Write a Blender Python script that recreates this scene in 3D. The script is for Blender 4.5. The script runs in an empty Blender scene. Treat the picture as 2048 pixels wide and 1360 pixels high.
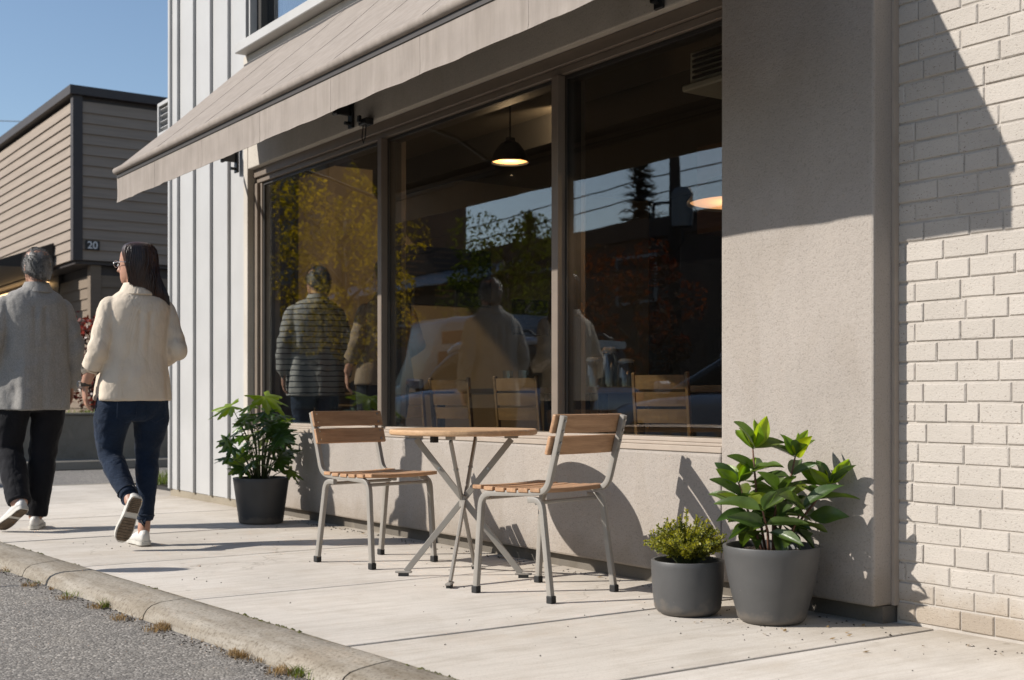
import bpy, bmesh, math, random
from mathutils import Vector, Matrix, Euler, noise
random.seed(7)
SC = bpy.context.scene
COL = SC.collection
V = Vector
R = math.radians

# ---------------------------------------------------------------- camera
CAM_H = 0.84
cam_d = bpy.data.cameras.new('camera')
cam = bpy.data.objects.new('camera', cam_d)
COL.objects.link(cam)
cam.location = (0, 0, CAM_H)
cam.rotation_euler = (R(90), 0, R(55.6))
cam_d.sensor_width = 36
cam_d.lens = 44.24
cam_d.shift_y = 0.0586
cam_d.clip_start = 0.05
cam_d.clip_end = 2000
cam_d.dof.use_dof = True
cam_d.dof.focus_distance = 5.8
cam_d.dof.aperture_fstop = 4.0
SC.camera = cam

# ---------------------------------------------------------------- sky, sun, exposure
SUN_DIR = V((0.45, 1.0, -0.73)).normalized()          # the way the light travels
sun_elev = math.asin(-SUN_DIR.z)
to_sun = -SUN_DIR
world = bpy.data.worlds.new('World')
SC.world = world
world.use_nodes = True
wn, wl = world.node_tree.nodes, world.node_tree.links
wn.clear()
w_out = wn.new('ShaderNodeOutputWorld')
w_bg = wn.new('ShaderNodeBackground')
w_sky = wn.new('ShaderNodeTexSky')
w_sky.sky_type = 'NISHITA'
w_sky.sun_disc = False
w_sky.sun_elevation = sun_elev
w_sky.sun_rotation = math.atan2(to_sun.x, to_sun.y)
w_sky.altitude = 50
w_sky.air_density = 1.0
w_sky.dust_density = 0.6
w_sky.ozone_density = 1.6
w_bg.inputs['Strength'].default_value = 0.108
wl.new(w_sky.outputs[0], w_bg.inputs['Color'])
wl.new(w_bg.outputs[0], w_out.inputs['Surface'])

sun_d = bpy.data.lights.new('sun', 'SUN')
sun_d.energy = 5.0
sun_d.angle = R(0.53)
sun_d.color = (1.0, 0.945, 0.87)
sun = bpy.data.objects.new('sun', sun_d)
COL.objects.link(sun)
sun.location = (-8, -14, 14)
sun.rotation_euler = SUN_DIR.to_track_quat('-Z', 'Y').to_euler()

SC.view_settings.view_transform = 'Standard'
SC.view_settings.look = 'None'
SC.view_settings.exposure = 0.35
SC.view_settings.gamma = 1.0
SC.view_settings.use_curve_mapping = False
SC.cycles.use_denoising = True
SC.cycles.max_bounces = 10
SC.cycles.transparent_max_bounces = 16
SC.cycles.caustics_reflective = False
SC.cycles.caustics_refractive = False

# ---------------------------------------------------------------- mesh helpers
class MB:
    """collects vertices and faces of one mesh"""
    def __init__(s):
        s.v = []; s.f = []
    def add(s, vs, fs):
        o = len(s.v)
        s.v += [tuple(p) for p in vs]
        s.f += [tuple(i + o for i in f) for f in fs]
        return s
    def box(s, a, b):
        x0, y0, z0 = a; x1, y1, z1 = b
        s.add([(x0,y0,z0),(x1,y0,z0),(x1,y1,z0),(x0,y1,z0),(x0,y0,z1),(x1,y0,z1),(x1,y1,z1),(x0,y1,z1)],
              [(3,2,1,0),(4,5,6,7),(0,1,5,4),(1,2,6,5),(2,3,7,6),(3,0,4,7)])
        return s
    def obox(s, c, M, h):
        c = V(c)
        vs = []
        for sz in (-1, 1):
            for sx, sy in ((-1,-1),(1,-1),(1,1),(-1,1)):
                vs.append(c + M @ V((sx*h[0], sy*h[1], sz*h[2])))
        s.add(vs, [(3,2,1,0),(4,5,6,7),(0,1,5,4),(1,2,6,5),(2,3,7,6),(3,0,4,7)])
        return s
    def loft(s, rings, cap=True, closed=False):
        n = len(rings[0]); o = len(s.v)
        for r in rings: s.v += [tuple(p) for p in r]
        m = len(rings)
        for i in range(m if closed else m - 1):
            a = o + i*n; b = o + ((i+1) % m)*n
            for k in range(n):
                k2 = (k+1) % n
                s.f.append((a+k, a+k2, b+k2, b+k))
        if cap and not closed:
            s.f.append(tuple(o + k for k in reversed(range(n))))
            s.f.append(tuple(o + (m-1)*n + k for k in range(n)))
        return s
    def tube(s, pts, rad, n=8, flat=1.0, up=None, square=False, cap=True, wr=None):
        pts = [V(p) for p in pts]
        rings = []
        m = len(pts)
        rads = rad if isinstance(rad, (list, tuple)) else [rad]*m
        t0 = (pts[1]-pts[0]).normalized()
        u = V(up) if up is not None else (V((0,0,1)) if abs(t0.z) < 0.9 else V((1,0,0)))
        u = (u - t0*u.dot(t0)).normalized()
        for i in range(m):
            if i == 0: t = t0
            elif i == m-1: t = (pts[i]-pts[i-1]).normalized()
            else: t = ((pts[i+1]-pts[i]).normalized() + (pts[i]-pts[i-1]).normalized()).normalized()
            u = (u - t*u.dot(t)).normalized()
            w = t.cross(u)
            ring = []
            for k in range(n):
                a = 2*math.pi*(k+0.5)/n
                ca, sa = math.cos(a), math.sin(a)
                if square:
                    q = 0.28
                    ca = math.copysign(abs(ca)**q, ca); sa = math.copysign(abs(sa)**q, sa)
                r = rads[i]
                if wr: r = r*(1 + wr(i/(m-1), a))
                ring.append(pts[i] + u*(ca*r*flat) + w*(sa*r))
            rings.append(ring)
        return s.loft(rings, cap)
    def lathe(s, prof, c=(0,0,0), n=32):
        o = len(s.v); c = V(c); m = len(prof)
        for r, z in prof:
            for k in range(n):
                a = 2*math.pi*k/n
                s.v.append((c.x + r*math.cos(a), c.y + r*math.sin(a), c.z + z))
        for i in range(m-1):
            for k in range(n):
                k2 = (k+1) % n
                s.f.append((o+i*n+k, o+i*n+k2, o+(i+1)*n+k2, o+(i+1)*n+k))
        s.f.append(tuple(o + k for k in reversed(range(n))))
        s.f.append(tuple(o + (m-1)*n + k for k in range(n)))
        return s
    def prism(s, poly, ax, d0, d1):
        """poly: list of 2-D points; ax: function (u, v, d) -> xyz"""
        n = len(poly)
        vs = [ax(u, v, d0) for u, v in poly] + [ax(u, v, d1) for u, v in poly]
        fs = [tuple(reversed(range(n))), tuple(range(n, 2*n))]
        for k in range(n):
            k2 = (k+1) % n
            fs.append((k, k2, n+k2, n+k))
        return s.add(vs, fs)
    def mesh(s, name, mat=None, smooth=False):
        me = bpy.data.meshes.new(name)
        me.from_pydata(s.v, [], s.f)
        bm = bmesh.new(); bm.from_mesh(me)
        bmesh.ops.recalc_face_normals(bm, faces=bm.faces)
        bm.to_mesh(me); bm.free()
        if mat: me.materials.append(mat)
        if smooth:
            me.polygons.foreach_set('use_smooth', [True]*len(me.polygons))
        return me

def off(o):
    p = V((0,0,0))
    while o is not None:
        p += o.location; o = o.parent
    return p
def link(name, data, parent=None):
    o = bpy.data.objects.new(name, data)
    COL.objects.link(o)
    if parent is not None: o.parent = parent
    return o
def put(name, mb, mat, parent=None, smooth=False, bevel=0, seg=1, world=False, angle=None):
    me = mb if isinstance(mb, bpy.types.Mesh) else mb.mesh(name, mat, smooth)
    o = link(name, me, parent)
    if world and parent is not None:
        o.location = -off(parent)
    if bevel:
        b = o.modifiers.new('bevel', 'BEVEL'); b.width = bevel; b.segments = seg; b.limit_method = 'ANGLE'; b.angle_limit = R(40)
    return o
def at(o, p):
    o.location = V(p) - (off(o.parent) if o.parent else V((0,0,0)))
    return o
def tag(o, label=None, cat=None, group=None, kind=None):
    if label: o['label'] = label
    if cat: o['category'] = cat
    if group: o['group'] = group
    if kind: o['kind'] = kind
    return o
def thing(name, loc, label, cat, group=None, rz=0):
    o = link(name, None); o.location = loc; o.rotation_euler = (0, 0, rz)
    o.empty_display_size = 0.1
    return tag(o, label, cat, group)
def copy_tree(o, parent=None):
    c = o.copy(); COL.objects.link(c); c.parent = parent
    for ch in list(o.children): copy_tree(ch, c)
    return c
def smooth_by_angle(o, deg=40):
    me = o.data
    me.polygons.foreach_set('use_smooth', [True]*len(me.polygons))
    bm = bmesh.new(); bm.from_mesh(me)
    for e in bm.edges:
        if len(e.link_faces) == 2 and e.calc_face_angle(0) > R(deg): e.smooth = False
    bm.to_mesh(me); bm.free()
    return o

# ---------------------------------------------------------------- materials
def new_mat(name):
    m = bpy.data.materials.new(name); m.use_nodes = True
    nt = m.node_tree; nt.nodes.clear()
    out = nt.nodes.new('ShaderNodeOutputMaterial')
    b = nt.nodes.new('ShaderNodeBsdfPrincipled')
    nt.links.new(b.outputs[0], out.inputs['Surface'])
    return m, nt, b, out
def N(nt, typ, **kw):
    n = nt.nodes.new('ShaderNode' + typ)
    for k, v in kw.items():
        if k.startswith('i_'):
            key = k[2:]
            key = int(key) if key.isdigit() else key.replace('_', ' ')
            n.inputs[key].default_value = v
        else: setattr(n, k, v)
    return n
def coords(nt, space='world', scale=(1,1,1), rand=False):
    if space == 'world':
        src = N(nt, 'NewGeometry').outputs['Position']
    else:
        src = N(nt, 'TexCoord').outputs['Object']
    mp = N(nt, 'Mapping'); mp.inputs['Scale'].default_value = scale
    nt.links.new(src, mp.inputs['Vector'])
    if rand:
        oi = N(nt, 'ObjectInfo'); mu = N(nt, 'Math', operation='MULTIPLY', i_1=37.0)
        nt.links.new(oi.outputs['Random'], mu.inputs[0])
        cb = N(nt, 'CombineXYZ')
        nt.links.new(mu.outputs[0], cb.inputs[0]); nt.links.new(mu.outputs[0], cb.inputs[2])
        nt.links.new(cb.outputs[0], mp.inputs['Location'])
    return mp.outputs[0]
def ramp(nt, fac, stops, interp='LINEAR'):
    r = N(nt, 'ValToRGB'); r.color_ramp.interpolation = interp
    el = r.color_ramp.elements
    while len(el) < len(stops): el.new(0.5)
    for e, (p, c) in zip(el, stops):
        e.position = p; e.color = c if len(c) == 4 else (*c, 1)
    nt.links.new(fac, r.inputs[0])
    return r.outputs[0]
def mixc(nt, fac, a, b, mode='MIX'):
    m = N(nt, 'Mix', data_type='RGBA', blend_type=mode)
    for sock, val in ((m.inputs[0], fac), (m.inputs[6], a), (m.inputs[7], b)):
        if isinstance(val, bpy.types.NodeSocket): nt.links.new(val, sock)
        elif isinstance(val, (int, float)): sock.default_value = val
        else: sock.default_value = (*val, 1) if len(val) == 3 else val
    return m.outputs[2]
def nz(nt, vec, scale, detail=4, rough=0.55, dist=0.0):
    n = N(nt, 'TexNoise', i_Scale=scale, i_Detail=detail, i_Roughness=rough, i_Distortion=dist)
    nt.links.new(vec, n.inputs['Vector'])
    return n.outputs['Fac']
def bump(nt, bsdf, height, strength=0.3, dist=0.01, prev=None):
    b = N(nt, 'Bump', i_Strength=strength, i_Distance=dist)
    nt.links.new(height, b.inputs['Height'])
    if prev is not None: nt.links.new(prev, b.inputs['Normal'])
    nt.links.new(b.outputs[0], bsdf.inputs['Normal'])
    return b.outputs[0]
def g(c, k): return tuple(max(0, min(1, x*k)) for x in c)
def plain(name, base, rough=0.7, var=0.12, scale=6, bscale=120, bstr=0.15, bdist=0.004, metal=0.0, space='world', stretch=(1,1,1), spec=0.5, rand=False):
    m, nt, b, out = new_mat(name)
    vec = coords(nt, space, stretch, rand)
    f = nz(nt, vec, scale, 5)
    c = ramp(nt, f, [(0.3, g(base, 1-var)), (0.7, g(base, 1+var))])
    nt.links.new(c, b.inputs['Base Color'])
    b.inputs['Roughness'].default_value = rough
    b.inputs['Metallic'].default_value = metal
    b.inputs['Specular IOR Level'].default_value = spec
    if bstr:
        bump(nt, b, nz(nt, vec, bscale, 3), bstr, bdist)
    return m

def stucco_mat(name, base, grain=1.0):
    m, nt, b, out = new_mat(name)
    vec = coords(nt)
    big = nz(nt, vec, 1.3, 5, 0.6)
    c = ramp(nt, big, [(0.3, g(base, 0.9)), (0.7, g(base, 1.07))])
    # streaks running down
    sv = coords(nt, 'world', (7, 7, 0.5))
    st = nz(nt, sv, 2.0, 4, 0.6)
    sc = ramp(nt, st, [(0.32, (0.86, 0.85, 0.84)), (0.55, (1, 1, 1))])
    c = mixc(nt, 0.22, c, sc, 'MULTIPLY')
    # pits
    gr = nz(nt, vec, 140, 3, 0.65)
    pc = ramp(nt, gr, [(0.30, (0.50, 0.48, 0.46)), (0.43, (1, 1, 1)), (0.65, (1.08, 1.08, 1.08))])
    c = mixc(nt, 0.55, c, pc, 'MULTIPLY')
    # patched areas and faint run-off stains
    pt = nz(nt, coords(nt, 'world', (1.6, 1.6, 0.8)), 1.1, 3, 0.4, 1.5)
    c = mixc(nt, 0.6, c, ramp(nt, pt, [(0.42, (0.93,0.92,0.90)), (0.47, (1.0,1.0,1.0)), (0.60, (1.0,1.0,1.0)), (0.64, (1.05,1.045,1.04))]), 'MULTIPLY')
    # splash dirt low down, with a ragged edge
    geo = N(nt, 'NewGeometry'); sx = N(nt, 'SeparateXYZ')
    nt.links.new(geo.outputs['Position'], sx.inputs[0])
    ad = N(nt, 'Math', operation='MULTIPLY_ADD', i_1=0.35, i_2=-0.12)
    nt.links.new(nz(nt, vec, 5, 5, 0.65), ad.inputs[0])
    sub = N(nt, 'Math', operation='SUBTRACT'); nt.links.new(sx.outputs[2], sub.inputs[0]); nt.links.new(ad.outputs[0], sub.inputs[1])
    dm = ramp(nt, sub.outputs[0], [(0.03, (0.80, 0.76, 0.70)), (0.16, (1, 1, 1))])
    c = mixc(nt, 0.7, c, dm, 'MULTIPLY')
    nt.links.new(c, b.inputs['Base Color'])
    b.inputs['Roughness'].default_value = 0.92
    b.inputs['Specular IOR Level'].default_value = 0.2
    n1 = bump(nt, b, nz(nt, vec, 140, 3, 0.65), 0.65*grain, 0.005)
    bump(nt, b, nz(nt, vec, 34, 2, 0.5), 0.22*grain, 0.008, n1)
    return m

def N_scaled(nt, sock, lo, hi):
    mr = N(nt, 'MapRange'); mr.inputs['From Min'].default_value = lo; mr.inputs['From Max'].default_value = hi
    nt.links.new(sock, mr.inputs['Value'])
    return mr.outputs[0]
def concrete_mat(name, base, stain=(0.62,0.52,0.40), broom=True, rand=True, dark=0.8, rough=False):
    m, nt, b, out = new_mat(name)
    vec = coords(nt)
    big = nz(nt, vec, 0.9, 6, 0.62)
    c = ramp(nt, big, [(0.3, g(base, 0.86)), (0.5, base), (0.72, g(base, 1.1))])
    bl = nz(nt, vec, 4.5, 6, 0.7, 0.6)
    bc = ramp(nt, bl, [(0.34, (0.74, 0.71, 0.66)), (0.5, (1,1,1)), (0.8, (1.0,1.0,1.0))])
    c = mixc(nt, 0.28 if broom else 0.6, c, bc, 'MULTIPLY')
    if broom:      # broomed finish: fine lines across the walk, some longer scuffs
        b1 = nz(nt, coords(nt, 'world', (70, 2.2, 1)), 2.0, 4, 0.7)
        c = mixc(nt, 0.55, c, ramp(nt, b1, [(0.32, (0.78,0.76,0.73)), (0.52, (1,1,1)), (0.7, (1.06,1.06,1.06))]), 'MULTIPLY')
        b2 = nz(nt, coords(nt, 'world', (9, 0.9, 1)), 2.0, 5, 0.65, 0.4)
        c = mixc(nt, 0.5, c, ramp(nt, b2, [(0.36, (0.80,0.775,0.74)), (0.55, (1,1,1))]), 'MULTIPLY')
    st = nz(nt, vec, 2.3, 4, 0.6, 0.4)
    sm = ramp(nt, st, [(0.56, (0,0,0)), (0.72, (1,1,1))])
    mu = N(nt, 'Math', operation='MULTIPLY', i_1=0.32); nt.links.new(sm, mu.inputs[0])
    c = mixc(nt, mu.outputs[0], c, g(stain, 0.9))
    # old gum and drip spots, and a few hairline cracks
    if broom:
        vs = N(nt, 'TexVoronoi', i_Scale=3.2, i_Randomness=1.0); nt.links.new(vec, vs.inputs['Vector'])
        sd = ramp(nt, vs.outputs['Distance'], [(0.030, (0.55,0.53,0.50)), (0.055, (1,1,1))])
        cr_ = N(nt, 'SeparateColor'); nt.links.new(vs.outputs['Color'], cr_.inputs[0])
        ms = ramp(nt, cr_.outputs[0], [(0.45, (0,0,0)), (0.46, (0.55,0.55,0.55))])
        c = mixc(nt, ms, c, mixc(nt, 1.0, c, sd, 'MULTIPLY'))
        ve = N(nt, 'TexVoronoi', i_Scale=0.55, feature='DISTANCE_TO_EDGE')
        wv = N(nt, 'VectorMath', operation='MULTIPLY_ADD'); nzv = N(nt, 'TexNoise', i_Scale=5.0, i_Detail=6.0); nt.links.new(vec, nzv.inputs['Vector'])
        nt.links.new(nzv.outputs['Color'], wv.inputs[0]); wv.inputs[1].default_value = (0.35, 0.35, 0.35); nt.links.new(vec, wv.inputs[2])
        nt.links.new(wv.outputs[0], ve.inputs['Vector'])
        ck = ramp(nt, ve.outputs['Distance'], [(0.0, (0.5,0.47,0.43)), (0.004, (1,1,1))])
        cm = ramp(nt, nz(nt, vec, 0.5, 2), [(0.50, (0,0,0)), (0.58, (0.6,0.6,0.6))])
        c = mixc(nt, cm, c, mixc(nt, 1.0, c, ck, 'MULTIPLY'))
        # grime towards the wall and the kerb, ragged
        g3 = N(nt, 'NewGeometry'); s3 = N(nt, 'SeparateXYZ'); nt.links.new(g3.outputs['Position'], s3.inputs[0])
        a3 = N(nt, 'Math', operation='MULTIPLY_ADD', i_1=0.9); nt.links.new(nz(nt, vec, 3.5, 6, 0.72), a3.inputs[0]); nt.links.new(s3.outputs[1], a3.inputs[2])
        gm = ramp(nt, N_scaled(nt, a3.outputs[0], 3.6, 4.5), [(0.15, (1,1,1)), (0.9, (0.68,0.64,0.58))])
        c = mixc(nt, 0.8, c, gm, 'MULTIPLY')
    # fine specks
    sp = nz(nt, vec, 130, 3, 0.7)
    sc = ramp(nt, sp, [(0.30, (0.5,0.47,0.43)), (0.42, (1,1,1))])
    c = mixc(nt, 0.65, c, sc, 'MULTIPLY')
    if rand:
        oi = N(nt, 'ObjectInfo')
        rc = ramp(nt, oi.outputs['Random'], [(0, (dark, dark*0.985, dark*0.96)), (1, (1.0, 1.0, 1.0))])
        c = mixc(nt, 1.0, c, rc, 'MULTIPLY')
    if rough:      # worn aggregate showing through
        ag = nz(nt, vec, 70, 4, 0.75)
        c = mixc(nt, 0.9, c, ramp(nt, ag, [(0.33, (0.45,0.41,0.36)), (0.48, (0.95,0.95,0.95)), (0.62, (1.0,1.0,1.0)), (0.7, (1.25,1.25,1.25))]), 'MULTIPLY')
        gt = nz(nt, coords(nt, 'world', (0.8, 5, 9)), 1.6, 5, 0.7)
        c = mixc(nt, 0.7, c, ramp(nt, gt, [(0.38, (0.62,0.57,0.50)), (0.58, (1,1,1))]), 'MULTIPLY')
    nt.links.new(c, b.inputs['Base Color'])
    b.inputs['Roughness'].default_value = 0.9
    b.inputs['Specular IOR Level'].default_value = 0.25
    if rough: bump(nt, b, nz(nt, vec, 55, 4, 0.7), 0.6, 0.008)
    n1 = bump(nt, b, nz(nt, vec, 90, 4, 0.65), 0.35, 0.003)
    if broom:
        bv = coords(nt, 'world', (60, 3.5, 1))
        bump(nt, b, nz(nt, bv, 4, 3, 0.6), 0.45, 0.004, n1)
    return m

def asphalt_mat(name, base=(0.238,0.223,0.203)):
    m, nt, b, out = new_mat(name)
    vec = coords(nt)
    vo = N(nt, 'TexVoronoi', i_Scale=105.0); nt.links.new(vec, vo.inputs['Vector'])
    cc = N(nt, 'SeparateColor'); nt.links.new(vo.outputs['Color'], cc.inputs[0])
    c = ramp(nt, cc.outputs[0], [(0.0, g(base, 0.62)), (0.55, base), (0.85, g(base, 1.35)), (1.0, g(base, 2.1))])
    dk = ramp(nt, vo.outputs['Distance'], [(0.0, (1,1,1)), (0.75, (1,1,1)), (1.0, (0.45,0.45,0.45))])
    c = mixc(nt, 0.8, c, dk, 'MULTIPLY')
    big = nz(nt, vec, 0.7, 6, 0.65)
    c = mixc(nt, 1.0, c, ramp(nt, big, [(0.3, (0.82,0.82,0.83)), (0.7, (1.15,1.13,1.1))]), 'MULTIPLY')
    du = nz(nt, vec, 3.0, 5, 0.7)
    dm = ramp(nt, du, [(0.52, (0,0,0)), (0.75, (0.5,0.5,0.5))])
    c = mixc(nt, dm, c, (0.34, 0.31, 0.265))
    nt.links.new(c, b.inputs['Base Color'])
    b.inputs['Roughness'].default_value = 0.88
    b.inputs['Specular IOR Level'].default_value = 0.3
    inv = N(nt, 'Math', operation='SUBTRACT', i_0=1.0); nt.links.new(vo.outputs['Distance'], inv.inputs[1])
    n1 = bump(nt, b, inv.outputs[0], 0.7, 0.006)
    bump(nt, b, nz(nt, vec, 60, 3), 0.35, 0.006, n1)
    return m

def wood_mat(name, a, bcol, rough=0.55, axis=0, rand=True):
    m, nt, b, out = new_mat(name)
    s = [26, 26, 26]; s[axis] = 1.6
    vec = coords(nt, 'object', tuple(s), rand)
    f = nz(nt, vec, 1.4, 6, 0.62, 0.35)
    c = ramp(nt, f, [(0.28, a), (0.5, tuple((p+q)/2 for p, q in zip(a, bcol))), (0.72, bcol)])
    s2 = [140, 140, 140]; s2[axis] = 5
    v2 = coords(nt, 'object', tuple(s2), rand)
    f2 = nz(nt, v2, 1.5, 3, 0.6)
    c = mixc(nt, 0.6, c, ramp(nt, f2, [(0.3, (0.68,0.64,0.6)), (0.55, (1,1,1))]), 'MULTIPLY')
    oi = N(nt, 'ObjectInfo')
    c = mixc(nt, 1.0, c, ramp(nt, oi.outputs['Random'], [(0, (0.86,0.85,0.84)), (1, (1.06,1.05,1.04))]), 'MULTIPLY')
    nt.links.new(c, b.inputs['Base Color'])
    b.inputs['Roughness'].default_value = rough
    bump(nt, b, f2, 0.2, 0.0015)
    return m

def fabric_mat(name, base, rough=0.9, weave=900, var=0.1, bstr=0.25, sheen=0.1, heather=0.0, space='world', folds=0.0, fdir=(1,1,0.35), fscale=7.0, streak=0.0):
    m, nt, b, out = new_mat(name)
    vec = coords(nt, space)
    c = ramp(nt, nz(nt, vec, 7, 4), [(0.3, g(base, 1-var)), (0.7, g(base, 1+var))])
    if streak:     # water marks running down the cloth
        sv_ = nz(nt, coords(nt, space, (8, 8, 0.7)), 2.2, 4, 0.65)
        c = mixc(nt, streak, c, ramp(nt, sv_, [(0.3, (0.80,0.79,0.77)), (0.6, (1.06,1.06,1.06))]), 'MULTIPLY')
    if heather:
        h = nz(nt, coords(nt, space, (1,1,0.4)), 260, 2, 0.7)
        c = mixc(nt, heather, c, ramp(nt, h, [(0.35, g(base, 0.45)), (0.65, g(base, 1.6))]))
    nt.links.new(c, b.inputs['Base Color'])
    b.inputs['Roughness'].default_value = rough
    b.inputs['Specular IOR Level'].default_value = 0.15
    b.inputs['Sheen Weight'].default_value = sheen
    n1 = bump(nt, b, nz(nt, vec, weave*0.3, 2, 0.7), bstr*0.5, 0.001)
    n2 = bump(nt, b, nz(nt, vec, 24, 4, 0.6, 0.5), bstr, 0.006, n1)
    if folds:      # creases in the cloth: ridged, stretched noise
        fv = coords(nt, space, fdir)
        for sc_, dist_, st_ in ((fscale, 0.05, 1.0), (fscale*2.6, 0.02, 0.7)):
            r0 = nz(nt, fv, sc_, 2, 0.5, 1.2)
            ad = N(nt, 'Math', operation='SUBTRACT', i_1=0.5); nt.links.new(r0, ad.inputs[0])
            ab = N(nt, 'Math', operation='ABSOLUTE'); nt.links.new(ad.outputs[0], ab.inputs[0])
            pw = N(nt, 'Math', operation='POWER', i_1=0.6); nt.links.new(ab.outputs[0], pw.inputs[0])
            n2 = bump(nt, b, pw.outputs[0], folds*st_, dist_, n2)
    return m

def leaf_mat(name, base, back=None, trans=0.35, rough=0.38, var=0.35, rand=True, scale=14, hue=None, spec=0.5):
    m, nt, b, out = new_mat(name)
    vec = coords(nt)
    f = nz(nt, vec, scale, 3)
    c = ramp(nt, f, [(0.3, g(base, 1-var)), (0.7, g(hue or base, 1+var))])
    if rand:
        oi = N(nt, 'ObjectInfo')
        c = mixc(nt, 1.0, c, ramp(nt, oi.outputs['Random'], [(0, (0.65,0.74,0.70)), (0.5, (1.0,1.0,0.95)), (0.86, (1.35,1.2,0.9)), (0.93, (2.0,1.5,0.7))]), 'MULTIPLY')
    sp_ = nz(nt, vec, 75, 3, 0.7)      # dust and blemishes
    c = mixc(nt, ramp(nt, sp_, [(0.62, (0,0,0)), (0.75, (0.35,0.35,0.35))]), c, (0.22, 0.20, 0.13))
    nt.links.new(c, b.inputs['Base Color'])
    b.inputs['Roughness'].default_value = rough; b.inputs['Specular IOR Level'].default_value = spec
    tr = N(nt, 'BsdfTranslucent')
    tc = mixc(nt, 1.0, c, back or (1.7, 1.75, 0.55), 'MULTIPLY')
    nt.links.new(tc, tr.inputs['Color'])
    mx = N(nt, 'MixShader', i_0=trans)
    nt.links.new(b.outputs[0], mx.inputs[1]); nt.links.new(tr.outputs[0], mx.inputs[2])
    nt.links.new(mx.outputs[0], out.inputs['Surface'])
    bump(nt, b, nz(nt, vec, 60, 3), 0.25, 0.003)
    return m

def pane_mat(name, tint=(0.92,0.93,0.92), gain=1.45, ior=1.5, rough=0.0):
    """a window pane: Fresnel reflection over clear, slightly tinted transmission"""
    m, nt, b, out = new_mat(name)
    nt.nodes.remove(b)
    # Schlick's Fresnel from the angle of view, the same from both sides of the pane
    ge = N(nt, 'NewGeometry')
    dt = N(nt, 'VectorMath', operation='DOT_PRODUCT'); nt.links.new(ge.outputs['Incoming'], dt.inputs[0]); nt.links.new(ge.outputs['Normal'], dt.inputs[1])
    ab = N(nt, 'Math', operation='ABSOLUTE'); nt.links.new(dt.outputs['Value'], ab.inputs[0])
    om = N(nt, 'Math', operation='SUBTRACT', i_0=1.0, use_clamp=True); nt.links.new(ab.outputs[0], om.inputs[1])
    pw = N(nt, 'Math', operation='POWER', i_1=4.0); nt.links.new(om.outputs[0], pw.inputs[0])
    ma = N(nt, 'Math', operation='MULTIPLY_ADD', i_1=0.95, i_2=0.05); nt.links.new(pw.outputs[0], ma.inputs[0])
    mu = N(nt, 'Math', operation='MULTIPLY', i_1=gain, use_clamp=True)
    nt.links.new(ma.outputs[0], mu.inputs[0])
    tr = N(nt, 'BsdfTransparent'); tr.inputs['Color'].default_value = (*tint, 1)
    gl = N(nt, 'BsdfGlossy'); gl.inputs['Roughness'].default_value = rough; gl.inputs['Color'].default_value = (0.95,0.97,0.98,1)
    vec = coords(nt)
    bp = N(nt, 'Bump', i_Strength=0.035, i_Distance=0.02)
    nt.links.new(nz(nt, vec, 1.6, 2), bp.inputs['Height']); nt.links.new(bp.outputs[0], gl.inputs['Normal'])
    mx = N(nt, 'MixShader')
    nt.links.new(mu.outputs[0], mx.inputs[0]); nt.links.new(tr.outputs[0], mx.inputs[1]); nt.links.new(gl.outputs[0], mx.inputs[2])
    # thin dust and dried spots low on the pane
    geo = N(nt, 'NewGeometry'); sx = N(nt, 'SeparateXYZ'); nt.links.new(geo.outputs['Position'], sx.inputs[0])
    df = N(nt, 'BsdfDiffuse'); df.inputs['Color'].default_value = (0.6,0.58,0.54,1)
    dn = ramp(nt, nz(nt, vec, 170, 3, 0.7), [(0.5, (0,0,0)), (0.62, (0.004,0.004,0.004)), (0.72, (0.03,0.03,0.03))])
    m2 = N(nt, 'MixShader'); nt.links.new(dn, m2.inputs[0]); nt.links.new(mx.outputs[0], m2.inputs[1]); nt.links.new(df.outputs[0], m2.inputs[2])
    nt.links.new(m2.outputs[0], out.inputs['Surface'])
    return m

def emit_mat(name, col, strength):
    m, nt, b, out = new_mat(name)
    b.inputs['Base Color'].default_value = (*col, 1)
    b.inputs['Emission Color'].default_value = (*col, 1)
    b.inputs['Emission Strength'].default_value = strength
    vec = coords(nt)
    nt.links.new(ramp(nt, nz(nt, vec, 8), [(0.3, g(col, 0.92)), (0.7, col)]), b.inputs['Base Color'])
    return m

def stripe_mat(name, light, dark, period=0.045, width=0.22):
    m, nt, b, out = new_mat(name)
    tc = N(nt, 'TexCoord'); sx = N(nt, 'SeparateXYZ'); nt.links.new(tc.outputs['Object'], sx.inputs[0])
    wob = nz(nt, tc.outputs['Object'], 5, 2)
    ad = N(nt, 'Math', operation='MULTIPLY_ADD', i_1=0.03); nt.links.new(wob, ad.inputs[0]); nt.links.new(sx.outputs[2], ad.inputs[2])
    dv = N(nt, 'Math', operation='DIVIDE', i_1=period); nt.links.new(ad.outputs[0], dv.inputs[0])
    fr = N(nt, 'Math', operation='FRACT'); nt.links.new(dv.outputs[0], fr.inputs[0])
    lt = N(nt, 'Math', operation='LESS_THAN', i_1=width); nt.links.new(fr.outputs[0], lt.inputs[0])
    c = mixc(nt, lt.outputs[0], light, dark)
    nt.links.new(c, b.inputs['Base Color']); b.inputs['Roughness'].default_value = 0.9
    bump(nt, b, nz(nt, tc.outputs['Object'], 24, 4), 0.25, 0.006)
    return m

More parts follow.
